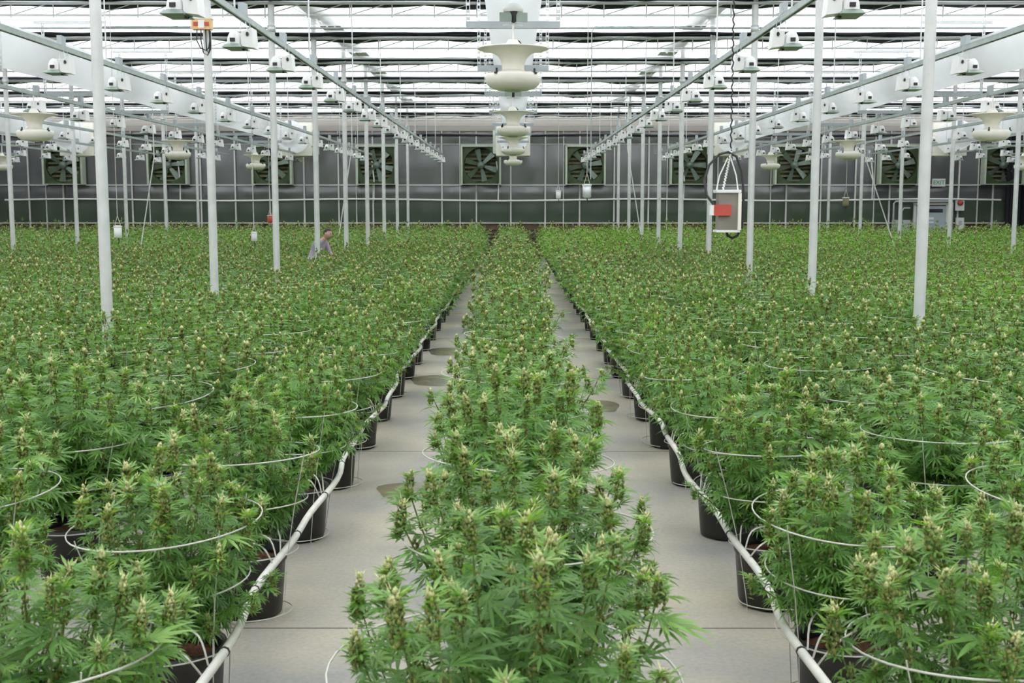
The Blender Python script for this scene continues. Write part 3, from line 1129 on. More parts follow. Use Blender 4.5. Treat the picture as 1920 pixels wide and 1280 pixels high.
# ------------------------------------------------------------------ plants
def leaf_template(nl, seg, wide=1.0):
    """palmate leaf with NL narrow leaflets; stalk end at the origin, middle leaflet along +Y; seg 2 = folded and drooping"""
    if nl == 7:
        A = [0, 30, -30, 62, -62, 100, -100]
        Ls = [1, 0.92, 0.92, 0.72, 0.72, 0.42, 0.42]
    elif nl == 5:
        A = [0, 36, -36, 78, -78]
        Ls = [1, 0.88, 0.88, 0.6, 0.6]
    else:
        A = [0, 45, -45]
        Ls = [1, 0.8, 0.8]
    V, F = [], []
    for a, L in zip(A, Ls):
        t = math.radians(-a)
        d = np.array([math.sin(t), math.cos(t), 0.0])
        s = np.array([math.cos(t), -math.sin(t), 0.0])
        wd = 0.074 * wide * (0.6 + 0.4 * L)
        o = len(V)
        up = np.array([0, 0, 1.0])
        if seg == 2:
            V += [d * 0.0, d * 0.42 * L + s * wd - up * 0.02, d * 0.42 * L - s * wd - up * 0.02, d * 0.45 * L + up * 0.035 * L,
                  d * 0.76 * L + s * wd * 0.62 - up * 0.07 * L, d * 0.76 * L - s * wd * 0.62 - up * 0.07 * L, d * 1.0 * L - up * 0.17 * L]
            F += [(o, o + 1, o + 3), (o, o + 3, o + 2), (o + 1, o + 4, o + 3), (o + 3, o + 5, o + 2), (o + 3, o + 4, o + 6), (o + 3, o + 6, o + 5)]
        else:
            V += [d * 0.0, d * 0.5 * L + s * wd - up * 0.015, d * 0.5 * L - s * wd - up * 0.015, d * 1.0 * L - up * 0.12 * L]
            F += [(o, o + 1, o + 3), (o, o + 3, o + 2)]
    return np.array(V), np.array(F)


T7 = leaf_template(7, 2)
T7b = leaf_template(7, 1, 1.1)
T5 = leaf_template(5, 1, 1.25)
T3 = leaf_template(3, 1, 1.5)
OCT_V = np.array([(1, 0, 0), (-1, 0, 0), (0, 1, 0), (0, -1, 0), (0, 0, 1), (0, 0, -1)], float)
OCT_F = np.array([(0, 2, 4), (2, 1, 4), (1, 3, 4), (3, 0, 4), (2, 0, 5), (1, 2, 5), (3, 1, 5), (0, 3, 5)])


def tri_mesh(name, chunks, mats, tint=None):
    """chunks: list of (verts (n,3), tris (m,3), material index, tint (n,))"""
    vs, fs, ms, ts = [], [], [], []
    o = 0
    for V, F, mi, tn in chunks:
        vs.append(V)
        fs.append(F + o)
        ms.append(np.full(len(F), mi, np.int32))
        ts.append(tn if tn is not None else np.full(len(V), 0.5))
        o += len(V)
    V = np.concatenate(vs).astype(np.float32)
    F = np.concatenate(fs).astype(np.int32)
    me = bpy.data.meshes.new(name)
    me.vertices.add(len(V))
    me.vertices.foreach_set('co', V.ravel())
    me.loops.add(F.size)
    me.loops.foreach_set('vertex_index', F.ravel())
    me.polygons.add(len(F))
    me.polygons.foreach_set('loop_start', np.arange(0, F.size, 3, dtype=np.int32))
    for m in mats:
        me.materials.append(m)
    me.polygons.foreach_set('material_index', np.concatenate(ms))
    at = me.attributes.new('tint', 'FLOAT', 'POINT')
    at.data.foreach_set('value', np.concatenate(ts).astype(np.float32))
    me.update(calc_edges=True)
    me.validate()
    return me


def place(T, P, D, U, Sx, r, base_tint):
    """N copies of template T at P, pointing along D with leaf normal near U, scaled by Sx -> (V, F, tint)"""
    V, F = T
    N = len(P)
    D = D / np.linalg.norm(D, axis=1, keepdims=True)
    R = np.cross(D, U)
    R /= np.linalg.norm(R, axis=1, keepdims=True) + 1e-9
    U2 = np.cross(R, D)
    out = P[:, None, :] + Sx[:, None, None] * (V[None, :, 0:1] * R[:, None, :] + V[None, :, 1:2] * D[:, None, :] + V[None, :, 2:3] * U2[:, None, :])
    FF = F[None] + (np.arange(N) * len(V))[:, None, None]
    tint = np.repeat(base_tint, len(V))
    return out.reshape(-1, 3), FF.reshape(-1, 3), tint


POT_H = 0.335


def plant_variant(seed, R=0.56, top=1.10, lod=0, nb=30, low=12, fresh=False):
    """returns dict with leaf chunk, stem tubes, bud tips"""
    r = np.random.default_rng(seed)
    leafT = {0: T7, 1: T5, 2: T3, 3: T3}[lod]
    step = {0: 0.034, 1: 0.040, 2: 0.058, 3: 0.075}[lod]
    szf = {0: 1.05, 1: 1.15, 2: 1.45, 3: 1.75}[lod]
    nb = {0: nb, 1: nb, 2: 20, 3: 15}[lod]
    low = {0: low, 1: low, 2: 6, 3: 3}[lod]
    P, D, U, Sz, Tn = [], [], [], [], []
    tips, side = [], []
    stem = MB()
    stem.tube([(0, 0, POT_H - 0.05), (0.005, 0.004, 0.55), (0, 0, 0.80)], [0.012, 0.010, 0.006], 5 if lod < 2 else 3)
    ga = r.uniform(0, 6.28)
    for bi in range(nb + low):
        islow = bi >= nb
        if islow:
            rad = r.uniform(0.22, R * 0.95)
            ph = r.uniform(0, 2 * PI)
            zt = r.uniform(0.50, 0.78)
            z0 = r.uniform(0.38, 0.48)
        else:
            rad = R * math.sqrt((bi + 0.4) / nb) * r.uniform(0.85, 1.06)
            ph = ga + bi * 2.39996 + r.uniform(-0.25, 0.25)
            zt = top - 0.24 * (rad / R) ** 2 + r.normal(0, 0.065)
            z0 = r.uniform(0.40, 0.66) - 0.12 * (rad / R)
        if bi == 0:
            zt = top + 0.05
        tip = np.array([rad * math.cos(ph), rad * math.sin(ph), zt])
        c0 = np.array([0, 0, z0])
        c1 = np.array([tip[0] * 0.72, tip[1] * 0.72, z0 + (zt - z0) * 0.30])
        L = np.linalg.norm(tip - c1) + np.linalg.norm(c1 - c0)
        q = lambda t: (1 - t) ** 2 * c0 + 2 * t * (1 - t) * c1 + t * t * tip
        ns = {0: 7, 1: 5, 2: 4, 3: 3}[lod]
        if lod < 3:
            stem.tube([q(i / (ns - 1)) for i in range(ns)], [0.006 - 0.0035 * i / (ns - 1) for i in range(ns)], 4 if lod < 2 else 3, cap=False)
        nn = max(3, int(L * 0.78 / step))
        az = r.uniform(0, 6.28)
        for k in range(nn):
            t = 0.22 + 0.76 * (k + 0.5) / nn
            p = q(t)
            az += PI / 2 + r.uniform(-0.4, 0.4)
            for sgn in (0, PI):
                a = az + sgn + r.uniform(-0.3, 0.3)
                frac = t
                el = r.normal(0.05, 0.28) + (0.35 if frac > 0.85 else 0) - 0.25 * (1 - frac)
                d = np.array([math.cos(a) * math.cos(el), math.sin(a) * math.cos(el), math.sin(el)])
                pet = (0.028 + 0.035 * (1 - frac)) * r.uniform(0.7, 1.3)
                P.append(p + d * pet)
                el2 = el - r.uniform(0.0, 0.45)
                D.append([math.cos(a) * math.cos(el2), math.sin(a) * math.cos(el2), math.sin(el2)])
                U.append([r.normal(0, 0.22), r.normal(0, 0.22), 1.0])
                big = r.uniform(0.060, 0.098) if frac < 0.86 else r.uniform(0.045, 0.085)
                if r.uniform() < 0.10:
                    big *= 1.35
                Sz.append(big * szf)
                Tn.append(min(1, max(0, r.normal(0.42 + 0.22 * (frac - 0.5), 0.17))))
        tips.append((tip, islow))
        if not islow:
            side.append(q(0.80) + np.array([0, 0, 0.02]))
            side.append(q(0.66) + np.array([0, 0, 0.02]))
        # narrow little leaves sitting in the bud
        if lod <= 1:
            for k in range(8 if lod == 0 else 5):
                a = r.uniform(0, 6.28)
                el = r.uniform(0.1, 0.9)
                d = np.array([math.cos(a) * math.cos(el), math.sin(a) * math.cos(el), math.sin(el)])
                P.append(tip + np.array([0, 0, r.uniform(-0.09, 0.02)]))
                D.append(d)
                U.append([0.1, 0, 1])
                Sz.append(r.uniform(0.035, 0.06))
                Tn.append(r.uniform(0.5, 0.95))
    V, F, tn = place(leafT, np.array(P), np.array(D), np.array(U), np.array(Sz), r, np.array(Tn))
    return dict(leaf=(V, F, tn), stem=stem, tips=tips, side=side)


def bud_chunks(r, base, h, rad, n, pale):
    """bracts (olive) and pistils (cream) of one bud standing at BASE"""
    out = []
    k = n
    z = r.uniform(0, 1, k)
    prof = rad * (0.35 + 0.75 * np.sin(np.clip(z * 0.9 + 0.15, 0, 1) * PI))
    a = r.uniform(0, 2 * PI, k)
    P = np.stack([prof * np.cos(a), prof * np.sin(a), z * h], 1) * 1.0
    s = (h * 0.9 / math.sqrt(k)) * r.uniform(0.7, 1.2, k) * 0.62
    Vv = P[:, None, :] + s[:, None, None] * (OCT_V[None] * np.array([0.8, 0.8, 1.25]))
    Fv = OCT_F[None] + (np.arange(k) * 6)[:, None, None]
    npale = max(1, int(k * pale))
    order = np.argsort(z)
    sel = set(order[-npale:].tolist())
    for mi, idx in ((0, [i for i in range(k) if i not in sel]), (1, sorted(sel))):
        if not idx:
            continue
        V = Vv[idx].reshape(-1, 3) + base
        F = (OCT_F[None] + (np.arange(len(idx)) * 6)[:, None, None]).reshape(-1, 3)
        out.append((V, F, mi, None))
    return out


def bud_mesh(seed):
    r = np.random.default_rng(seed)
    h = r.uniform(0.075, 0.13)
    ch = bud_chunks(r, np.zeros(3), h, 0.0145, 90, 0.2)
    # hair-thin pistils and little leaves
    n = 26
    a = r.uniform(0, 6.28, n)
    z = r.uniform(0.2, 1.05, n) * h
    P = np.stack([0.014 * np.cos(a), 0.014 * np.sin(a), z], 1)
    d = np.stack([np.cos(a), np.sin(a), r.uniform(0.4, 1.6, n)], 1)
    d /= np.linalg.norm(d, axis=1, keepdims=True)
    s = np.cross(d, np.array([0, 0, 1.0]))
    s /= np.linalg.norm(s, axis=1, keepdims=True)
    V = np.concatenate([P + s * 0.0022, P - s * 0.0022, P + d * r.uniform(0.014, 0.026, n)[:, None]])
    F = np.stack([np.arange(n), np.arange(n) + n, np.arange(n) + 2 * n], 1)
    ch.append((V, F, 1, None))
    n = 12
    a = r.uniform(0, 6.28, n)
    el = r.uniform(0.0, 0.9, n)
    P = np.stack([0.008 * np.cos(a), 0.008 * np.sin(a), r.uniform(0.05, 0.9, n) * h], 1)
    D = np.stack([np.cos(a) * np.cos(el), np.sin(a) * np.cos(el), np.sin(el)], 1)
    V, F, tn = place(T3, P, D, np.tile([0, 0, 1.0], (n, 1)) + r.normal(0, 0.1, (n, 3)), r.uniform(0.035, 0.062, n), r, r.uniform(0.5, 0.95, n))
    ch.append((V, F, 2, tn))
    return tri_mesh('bud', ch, [M['bract'], M['pistil'], M['leaf']])


def pot_parts(n=28, simple=False):
    b = MB()
    if simple:
        b.lathe([(0.0, 0.0), (0.165, 0.0), (0.19, POT_H), (0.17, POT_H), (0.17, POT_H - 0.05), (0.0, POT_H - 0.05)], 10)
    else:
        rib = lambda j, z: (0.014 if j % 4 < 2 else 0.0) if 0.035 < z < POT_H - 0.06 else (-0.05 if (z < 0.03 and j % 7 == 0) else 0)
        b.lathe([(0.0, 0.004), (0.145, 0.0), (0.165, 0.012), (0.168, 0.04), (0.178, 0.16), (0.186, POT_H - 0.065), (0.197, POT_H - 0.05), (0.20, POT_H), (0.188, POT_H), (0.182, POT_H - 0.07)], n, rib=rib)
    return b.mesh('pot', [M['pot']])


def soil_mesh():
    b = MB()
    r = random.Random(3)
    prof = [(0.184, -0.005), (0.13, 0.008), (0.06, 0.014), (0.0, 0.012)]
    n = 16
    vs, fs = [], []
    for (rd, z) in prof:
        for j in range(n):
            a = 2 * PI * j / n
            vs.append((rd * math.cos(a), rd * math.sin(a), POT_H - 0.06 + z + (r.uniform(-0.006, 0.006) if rd < 0.18 else 0)))
    for i in range(3):
        for j in range(n):
            fs.append((i * n + j, i * n + (j + 1) % n, (i + 1) * n + (j + 1) % n, (i + 1) * n + j))
    b.add(vs, fs, 0, True)
    return b.mesh('soil', [M['soil']])


POT_ME, POT_FAR, SOIL_ME = pot_parts(), pot_parts(simple=True), soil_mesh()
CAGE = [(0.245, 0.03), (0.30, 0.34), (0.375, 0.60), (0.46, 0.84)]


def ring_mesh(rad, wr, n=32, sides=5):
    b = MB()
    b.tube([(rad * math.cos(2 * PI * j / n), rad * math.sin(2 * PI * j / n), 0) for j in range(n)], wr, sides, closed=True)
    return b.mesh('ring', [M['wire']])


RINGS = [ring_mesh(r, 0.0034, 40) for r, z in CAGE]
LEGS = []
for k in range(4):
    a = PI / 4 + k * PI / 2
    b = MB()
    b.tube([(0.25 * math.cos(a), 0.25 * math.sin(a), 0.0), (0.245 * math.cos(a), 0.245 * math.sin(a), 0.03)] + [(r * math.cos(a), r * math.sin(a), z) for r, z in CAGE[1:]] + [(0.467 * math.cos(a), 0.467 * math.sin(a), 0.865)], 0.0028, 5)
    LEGS.append(b.mesh('leg', [M['wire']]))
b = MB()
for r_, z_ in CAGE:
    b.tube([(r_ * math.cos(2 * PI * j / 20), r_ * math.sin(2 * PI * j / 20), z_) for j in range(20)], 0.003, 3, closed=True)
for k in range(4):
    a = PI / 4 + k * PI / 2
    b.tube([(r * math.cos(a), r * math.sin(a), z) for r, z in CAGE], 0.003, 3)
CAGE_FAR = b.mesh('wire_cage', [M['wire']])

NVAR = 5
VAR = {}
for v in range(NVAR):
    for lod in (0, 1, 2):
        for fresh in (False, True):
            if fresh and lod == 0:
                continue
            d = plant_variant(100 + v, lod=lod)
            lm = M['leaf_light'] if fresh else M['leaf']
            V, F, tn = d['leaf']
            ent = {'foliage': tri_mesh('foliage', [(V, F, 0, tn)], [lm]), 'tips': d['tips']}
            ent['stem'] = d['stem'].mesh('stem', [M['stem']])
            r = np.random.default_rng(900 + v)
            ch = []
            for tip, isl in d['tips']:
                hh = r.uniform(0.07, 0.13) * (0.6 if isl else 1) * (0.8 if fresh else 1)
                ch += bud_chunks(r, tip - np.array([0, 0, hh * 0.75]), hh, 0.014 if lod < 2 else 0.016, {0: 26, 1: 16, 2: 8}[lod], 0.06 if fresh else (0.2, 0.14, 0.09)[lod])
            sc_ = []
            for p_ in d['side']:
                sc_ += bud_chunks(r, p_ - np.array([0, 0, 0.025]), 0.05, 0.012, {0: 16, 1: 7, 2: 3}[lod], 0.12)
            ent['side'] = tri_mesh('side_buds', sc_, [M['bract'], M['pistil']])
            ch += sc_
            ent['buds'] = tri_mesh('flower_buds', ch, [M['bract'], M['pistil']])
            VAR[(v, lod, fresh)] = ent
BUDS = [bud_mesh(40 + i) for i in range(6)]
fan_leaf_me = [tri_mesh('fan_leaf', [(T7[0], T7[1], 0, np.full(len(T7[0]), tt))], [M['leaf']]) for tt in (0.3, 0.5, 0.68, 0.8)]

# where the plants stand
rows = [('c', 0, 0.0)]
for k in range(18):
    x = 1.36 + 1.06 * k
    rows.append(('l', k, -x))
    rows.append(('r', k, x))
posts_xy = [(X, P0 + i * SP) for X in (-12, -4, 4, 12) for i in range(9)]
plants = []
for side, k, x in rows:
    if not (XL + 0.5 < x < XR - 0.6):
        continue
    i = 0
    y0 = {'c': 3.15, 'l': 3.28, 'r': 3.36}[side] + (0.0 if k % 2 == 0 else 0.45)
    y = y0
    while y < (44.6 if side == 'c' else 45.3):
        px, py = x + rng.uniform(-0.05, 0.05), y + rng.uniform(-0.08, 0.08)
        y += 1.37
        if side != 'c' and k == 0:
            px = x
        if any(abs(px - a) < 0.36 and abs(py - c) < 0.36 for a, c in posts_xy):
            py += 0.45
        q = project((px, py, 0.9))
        if q is None:
            continue
        mrg = FPX * 0.5 / q[2]
        shown = -mrg < q[0] < 1920 + mrg
        if not (-3.6 * mrg < q[0] < 1920 + 3.6 * mrg):
            continue
        q2 = project((px, py, 1.25))
        if q2[1] > 1300:
            continue
        if math.hypot(px + 4.25, py - 25.86) < 0.42:
            continue
        if px > 14.2 and py > 44.6:
            continue
        plants.append(dict(x=px, y=py, side=side, k=k, d=math.hypot(px, py), i=i, shown=shown))
        i += 1
plants.sort(key=lambda p: p['d'])
N_IND = 290
seen = [p for p in plants if p['shown']]
ind, rest = seen[:N_IND], seen[N_IND:] + [p for p in plants if not p['shown'] and p['y'] > 7.5]


def is_fresh(p):
    return p['x'] > 4.9 and p['y'] > 13.5 + 0.2 * rng.uniform(-1, 1) or (p['x'] > 1 and p['y'] > 27)


counts = {}
for n_, p in enumerate(ind):
    side, k = p['side'], p['k']
    idx = counts.get((side, k), 0)
    counts[(side, k)] = idx + 1
    if side == 'c':
        lab = 'flowering potted cannabis plant in the single middle row, %s from the camera' % nth(idx)
    else:
        sd = 'left' if side == 'l' else 'right'
        if k == 0:
            lab = 'flowering potted cannabis plant lining the %s aisle, %s from the camera' % (sd, nth(idx))
        else:
            lab = 'flowering potted cannabis plant, %s in view along the %s row beyond the %s aisle' % (nth(idx), nth(k), sd)
    fr_ = is_fresh(p)
    lod = 0 if p['d'] < 8.6 else (1 if p['d'] < 15 else 2)
    v = int(rng.integers(NVAR))
    ent = VAR[(v, lod, fr_ and lod > 0)]
    t = thing('cannabis_plant', lab, 'plant', (p['x'], p['y'], 0), rng.uniform(0, 6.28), 'potted cannabis plants in rows')
    grow = 1.0 + max(0, p['y'] - 18) * 0.0075
    zs = rng.uniform(0.94, 1.05) * grow
    if n_ == 0 or side == 'c' and idx == 0:
        zs = 1.06
    fs_ = rng.uniform(0.93, 1.08) * ((0.76 if p['y'] < 8.5 else 0.86) if side != 'c' and k == 0 else 1)
    if side == 'c' or k == 0:      # the older plants further in have grown out over the aisles
        fs_ *= 1 + min(0.35, max(0, p['y'] - 12) * 0.035)
    pot_o = put('pot', POT_ME if lod < 2 else POT_FAR, t)
    if lod < 2:
        put('soil', SOIL_ME, pot_o)
    so = put('stem', ent['stem'], t)
    fo = put('foliage', ent['foliage'], t)
    fo['kind'] = 'stuff'
    so.scale = fo.scale = (fs_, fs_, zs)
    if p['d'] < 7.0:
        for (tip, isl) in ent['tips']:
            bo = put('bud', BUDS[int(rng.integers(6))], t, (tip[0] * fs_, tip[1] * fs_, tip[2] * zs - 0.065))
            sc = rng.uniform(0.8, 1.3) * (0.7 if isl else 1)
            bo.scale = (sc, sc, sc)
            bo.rotation_euler = (rng.uniform(-0.15, 0.15), rng.uniform(-0.15, 0.15), rng.uniform(0, 6.28))
        sb_ = put('side_buds', ent['side'], t)
        sb_['kind'] = 'stuff'
        sb_.scale = (fs_, fs_, zs)
        for kk in range(16):
            tip, isl = ent['tips'][int(rng.integers(len(ent['tips'])))]
            a = rng.uniform(0, 6.28)
            el = rng.uniform(-0.35, 0.35)
            tt = rng.uniform(0.70, 1.0)
            rad = math.hypot(tip[0], tip[1]) * tt * fs_ + 0.02
            ph = math.atan2(tip[1], tip[0])
            z = (0.62 + (tip[2] - 0.62) * tt) * zs - rng.uniform(0.02, 0.08)
            lo = put('fan_leaf', fan_leaf_me[int(rng.integers(4))], t, (rad * math.cos(ph) + 0.03 * math.cos(a), rad * math.sin(ph) + 0.03 * math.sin(a), z))
            sc = rng.uniform(0.105, 0.165)
            lo.scale = (sc, sc, sc)
            lo.rotation_euler = (el, rng.uniform(-0.25, 0.25), a - PI / 2)
    else:
        bo = put('flower_buds', ent['buds'], t)
        bo['kind'] = 'stuff'
        bo.scale = (fs_, fs_, zs)
    if lod < 2 and p['d'] < 12:
        cg = put('wire_cage', RINGS[3], t, (rng.uniform(-0.02, 0.02), rng.uniform(-0.02, 0.02), CAGE[3][1]))
        csc = 0.82 if (side != 'c' and k == 0) else (1.04 if side == 'c' else 0.95)
        cg.scale = (csc, csc, 1)
        cg.rotation_euler = (rng.uniform(-0.07, 0.07), rng.uniform(-0.07, 0.07), -t.rotation_euler.z + rng.uniform(-0.3, 0.3))
        for r_, (rad, z) in zip(RINGS[:3], CAGE[:3]):
            put('ring', r_, cg, (0, 0, z - CAGE[3][1]))
        for L in LEGS:
            put('leg', L, cg, (0, 0, -CAGE[3][1]))
    else:
        cg = put('wire_cage', CAGE_FAR, t)
        csc = 0.82 if (side != 'c' and k == 0) else 0.95
        cg.scale = (csc, csc, 1)
    # thin drip tubes from the hose to the pot, on the plants along the aisles
    if side != 'c' and k == 0 and p['y'] < 16:
        sgn = 1 if side == 'l' else -1
        inv = Matrix.Rotation(-t.rotation_euler.z, 3, 'Z')
        for q in range(3):
            b = MB()
            y1 = -0.30 + 0.22 * q + rng.uniform(-0.05, 0.05)
            pts = [Vector((sgn * 0.195, y1 * 0.4 - 0.22, 0.345)), Vector((sgn * 0.16, y1 * 0.8 - 0.18, 0.44 + rng.uniform(0, 0.03))), Vector((sgn * 0.04, y1 * 0.5 - 0.08, 0.43 + 0.02 * q)),
                   Vector((-sgn * 0.06, y1 * 0.2 + 0.03, 0.37)), Vector((-sgn * 0.02, y1 * 0.2 + 0.05, 0.29))]
            sm = []
            for i in range(len(pts) - 1):
                for s_ in range(4):
                    u = s_ / 4
                    p0 = pts[max(i - 1, 0)]
                    p1, p2 = pts[i], pts[i + 1]
                    p3 = pts[min(i + 2, len(pts) - 1)]
                    sm.append(0.5 * ((2 * p1) + (p2 - p0) * u + (2 * p0 - 5 * p1 + 4 * p2 - p3) * u * u + (3 * p1 - p0 - 3 * p2 + p3) * u ** 3))
            sm.append(pts[-1])
            b.tube([inv @ s_ for s_ in sm], 0.0042, 5)
            b.build('drip_tube', M['hose'], t)

# the many plants beyond, too small to tell one from the next: one mass
ch = []
potV = np.array([(0.17 * math.cos(2 * PI * j / 8), 0.17 * math.sin(2 * PI * j / 8), 0.0) for j in range(8)] + [(0.19 * math.cos(2 * PI * j / 8), 0.19 * math.sin(2 * PI * j / 8), POT_H) for j in range(8)] + [(0, 0, POT_H)])
potF = np.array([f for j in range(8) for f in ((j, (j + 1) % 8, 8 + (j + 1) % 8), (j, 8 + (j + 1) % 8, 8 + j), (8 + j, 8 + (j + 1) % 8, 16))])
far_var = []
for v in range(4):
    d = plant_variant(200 + v, lod=3)
    r = np.random.default_rng(300 + v)
    bc = []
    for tip, isl in d['tips']:
        bc += bud_chunks(r, tip - np.array([0, 0, 0.06]), 0.08, 0.014, 5, 0.2)
    far_var.append((d['leaf'], bc))
for p in rest:
    v = int(rng.integers(4))
    (V, F, tn), bc = far_var[v]
    a = rng.uniform(0, 6.28)
    R = np.array([[math.cos(a), -math.sin(a), 0], [math.sin(a), math.cos(a), 0], [0, 0, 1]])
    grow = rng.uniform(0.95, 1.06) * (1.0 + max(0, p['y'] - 18) * 0.0075)
    sc = np.array([1.12, 1.12, grow])
    T = np.array([p['x'], p['y'], 0])
    fr_ = is_fresh(p)
    ch.append(((V * sc) @ R.T + T, F, 1 if fr_ else 0, np.clip(tn + rng.uniform(-0.1, 0.1), 0, 1)))
    for (bV, bF, mi, _t) in bc:
        ch.append(((bV * sc) @ R.T + T, bF, 2 + mi, None))
    ch.append((potV + T, potF, 4, None))
me = tri_mesh('cannabis_plants', ch, [M['leaf'], M['leaf_light'], M['bract'], M['pistil'], M['pot']])
o = put('cannabis_plants', me)
tag(o, 'mass of flowering cannabis plants filling the far end of the greenhouse', 'plants', None, 'stuff')
print('plants', len(ind), len(rest), 'lamps', n_lamps)

# ------------------------------------------------------------------ white hoses along both aisles
for s, nm in ((-1, 'left'), (1, 'right')):
    pts = []
    r = random.Random(11 + s)
    yy = 2.6
    ph = r.uniform(0, 6)
    while yy < 34:
        u = ((yy - (3.28 if s < 0 else 3.36)) / 1.37) % 1.0
        sag = math.cos(2 * PI * u)
        pts.append((s * (1.145 + 0.022 * math.sin(yy * 1.9 + ph) - 0.02 * sag), yy, 0.362 + 0.012 * sag + 0.012 * math.sin(yy * 1.3 + ph)))
        yy += 0.17
    b = MB()
    b.tube(pts, 0.0185, 8)
    h = b.build('water_hose', M['hose'])
    tag(h, 'white water hose lying along the pots beside the %s aisle' % nm, 'hose')
    b = MB()
    b.tube([(0, -0.006, 0), (0, 0.006, 0)], 0.0215, 8)
    tie_me = b.mesh('tie', [M['tie']])
    for q in range(6, len(pts) - 4, 5):
        if pts[q][1] > 14:
            break
        put('tie', tie_me, h, pts[q])

# dark slatted racks at the far end of both aisles
for s, nm in ((-1, 'left'), (1, 'right')):
    t = thing('slatted_rack', 'low rack of dark slats closing the far end of the %s aisle' % nm, 'rack', (s * 1.0, 45.6, 0))
    for k in range(5):
        bx('slat', (0, 0.06 * k, 0.45 + 0.15 * k), (1.0, 0.05, 0.07), M['dark'], t)
    for q in (-0.45, 0.45):
        bx('upright', (q, 0.3, 0.55), (0.05, 0.05, 1.1), M['dark'], t)

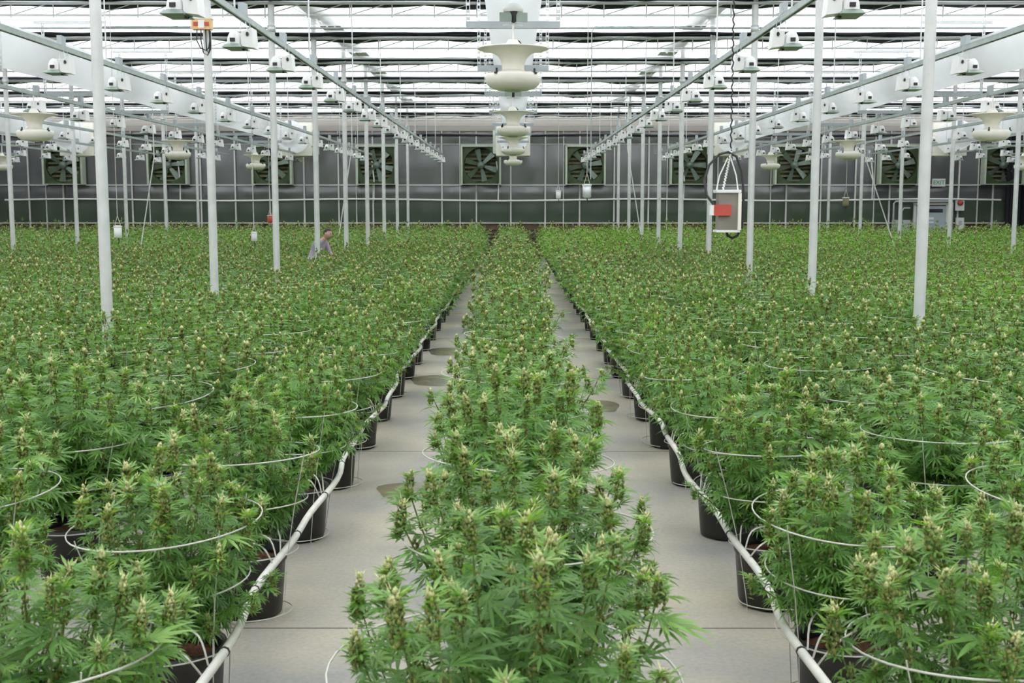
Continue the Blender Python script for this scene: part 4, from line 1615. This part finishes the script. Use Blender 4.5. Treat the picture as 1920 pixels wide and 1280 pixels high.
# ------------------------------------------------------------------ the worker among the plants
def person(loc, rz):
    t = thing('person', 'person in a lavender shirt bending among plants beside the fourth inner left post', 'person', loc, rz)
    J = {'pel': (0, 0, 0.90, 0.125), 'sp': (0, -0.07, 1.05, 0.12), 'ch': (0, -0.19, 1.20, 0.135), 'nk': (0, -0.30, 1.325, 0.052), 'hd': (0, -0.36, 1.375, 0.05)}
    HY, HZ = -0.395, 1.44
    for s, n in ((-1, 'l'), (1, 'r')):
        J['hp' + n] = (s * 0.09, 0, 0.86, 0.095)
        J['kn' + n] = (s * 0.10, -0.03, 0.48, 0.06)
        J['an' + n] = (s * 0.10, 0.02, 0.09, 0.042)
        J['to' + n] = (s * 0.11, -0.14, 0.035, 0.034)
        J['sh' + n] = (s * 0.18, -0.22, 1.255, 0.062)
        J['el' + n] = (s * 0.25, -0.30, 1.00, 0.043)
        J['wr' + n] = (s * 0.17, -0.49, 0.93, 0.028)
        J['pm' + n] = (s * 0.155, -0.57, 0.92, 0.034)
        for f in range(5):
            ox = s * (-0.028 + 0.016 * f)
            if f == 0:
                J['f0a' + n] = (s * 0.155 - s * 0.045, -0.57, 0.91, 0.010)
                J['f0b' + n] = (s * 0.155 - s * 0.055, -0.615, 0.90, 0.009)
            else:
                ln = (0, 0.062, 0.07, 0.066, 0.052)[f]
                J['f%da' % f + n] = (s * 0.155 + ox, -0.615, 0.915, 0.0095)
                J['f%db' % f + n] = (s * 0.155 + ox * 1.15, -0.61 - ln, 0.89, 0.008)
    E = [('pel', 'sp'), ('sp', 'ch'), ('ch', 'nk'), ('nk', 'hd')]
    for n in 'lr':
        E += [('pel', 'hp' + n), ('hp' + n, 'kn' + n), ('kn' + n, 'an' + n), ('an' + n, 'to' + n), ('ch', 'sh' + n), ('sh' + n, 'el' + n), ('el' + n, 'wr' + n), ('wr' + n, 'pm' + n)]
        for f in range(5):
            E += [('pm' + n, 'f%da' % f + n), ('f%da' % f + n, 'f%db' % f + n)]
    keys = list(J)
    me = bpy.data.meshes.new('body')
    me.from_pydata([J[k][:3] for k in keys], [(keys.index(a), keys.index(c)) for a, c in E], [])
    o = put('body', me, t)
    md = o.modifiers.new('skin', 'SKIN')
    if not me.skin_vertices:
        me.skin_vertices.new()
    for i, k in enumerate(keys):
        me.skin_vertices[0].data[i].radius = (J[k][3], J[k][3])
        me.skin_vertices[0].data[i].use_root = (k == 'pel')
    sb = o.modifiers.new('sub', 'SUBSURF')
    sb.levels = sb.render_levels = 2
    dg = bpy.context.evaluated_depsgraph_get()
    dg.update()
    m2 = bpy.data.meshes.new_from_object(o.evaluated_get(dg))
    o.modifiers.clear()
    m2.name = 'body'
    # head joined onto the same mesh: ellipsoid with face relief
    import bmesh
    bm = bmesh.new()
    bm.from_mesh(m2)
    hm = bmesh.ops.create_uvsphere(bm, u_segments=24, v_segments=16, radius=1.0)
    for v in hm['verts']:
        x, y, z = v.co
        f = max(0, -y)
        px_, py_, pz_ = x * 0.075, y * 0.095, z * 0.115
        if f > 0.5:
            py_ -= 0.022 * math.exp(-(x / 0.18) ** 2 - ((z + 0.12) / 0.25) ** 2)       # nose
            py_ += 0.010 * math.exp(-((abs(x) - 0.4) / 0.2) ** 2 - ((z - 0.12) / 0.14) ** 2)  # eye sockets
            py_ -= 0.006 * math.exp(-(x / 0.35) ** 2 - ((z + 0.5) / 0.1) ** 2)          # lips
        if abs(abs(x) - 0.98) < 0.1 and abs(z) < 0.3 and abs(y) < 0.3:
            px_ *= 1.18                                                                    # ears
        v.co = (px_, HY + py_ - pz_ * 0.15, HZ + pz_ + 0.12 * py_)
    bm.to_mesh(m2)
    bm.free()
    o.data = m2
    m2.materials.clear()
    for k in ('skin', 'shirt', 'jeans'):
        m2.materials.append(M[k])
    for pl in m2.polygons:
        c = pl.center
        forearm = (abs(c.x) > 0.11 and c.y < -0.32 and c.z < 1.02) or c.y < -0.45 and c.z < 1.0
        head = c.y < -0.27 and c.z > 1.31
        pl.material_index = 0 if (forearm or head) else (2 if c.z < 0.92 else 1)
        pl.use_smooth = True
    # hair cap
    b = MB()
    prof = []
    n = 20
    vs, fs = [], []
    for i in range(7):
        th = i / 6 * 1.75
        for j in range(n):
            a = 2 * PI * j / n
            lim = 1.0 if math.sin(a) > -0.3 else 0.55
            x, y, z = math.sin(th * lim) * math.cos(a), math.sin(th * lim) * math.sin(a), math.cos(th * lim)
            px_, py_, pz_ = x * 0.082, y * 0.103, z * 0.122
            vs.append((px_, HY + 0.004 + py_ - pz_ * 0.15, HZ + 0.004 + pz_ + 0.12 * py_))
    for i in range(6):
        for j in range(n):
            fs.append((i * n + j, (i + 1) * n + j, (i + 1) * n + (j + 1) % n, i * n + (j + 1) % n))
    b.add(vs, fs, 0, True)
    b.build('hair', M['hair'], t)
    for s in (-1, 1):
        b = MB()
        b.lathe([(0, 0.012), (0.008, 0.009), (0.012, 0.0)], 8)
        e = b.build('eye', M['dark'], t, (s * 0.031, HY - 0.086, HZ))
        e.rotation_euler = (PI / 2, 0, 0)
    return t


person((-4.33, 25.9, 0), 1.15)
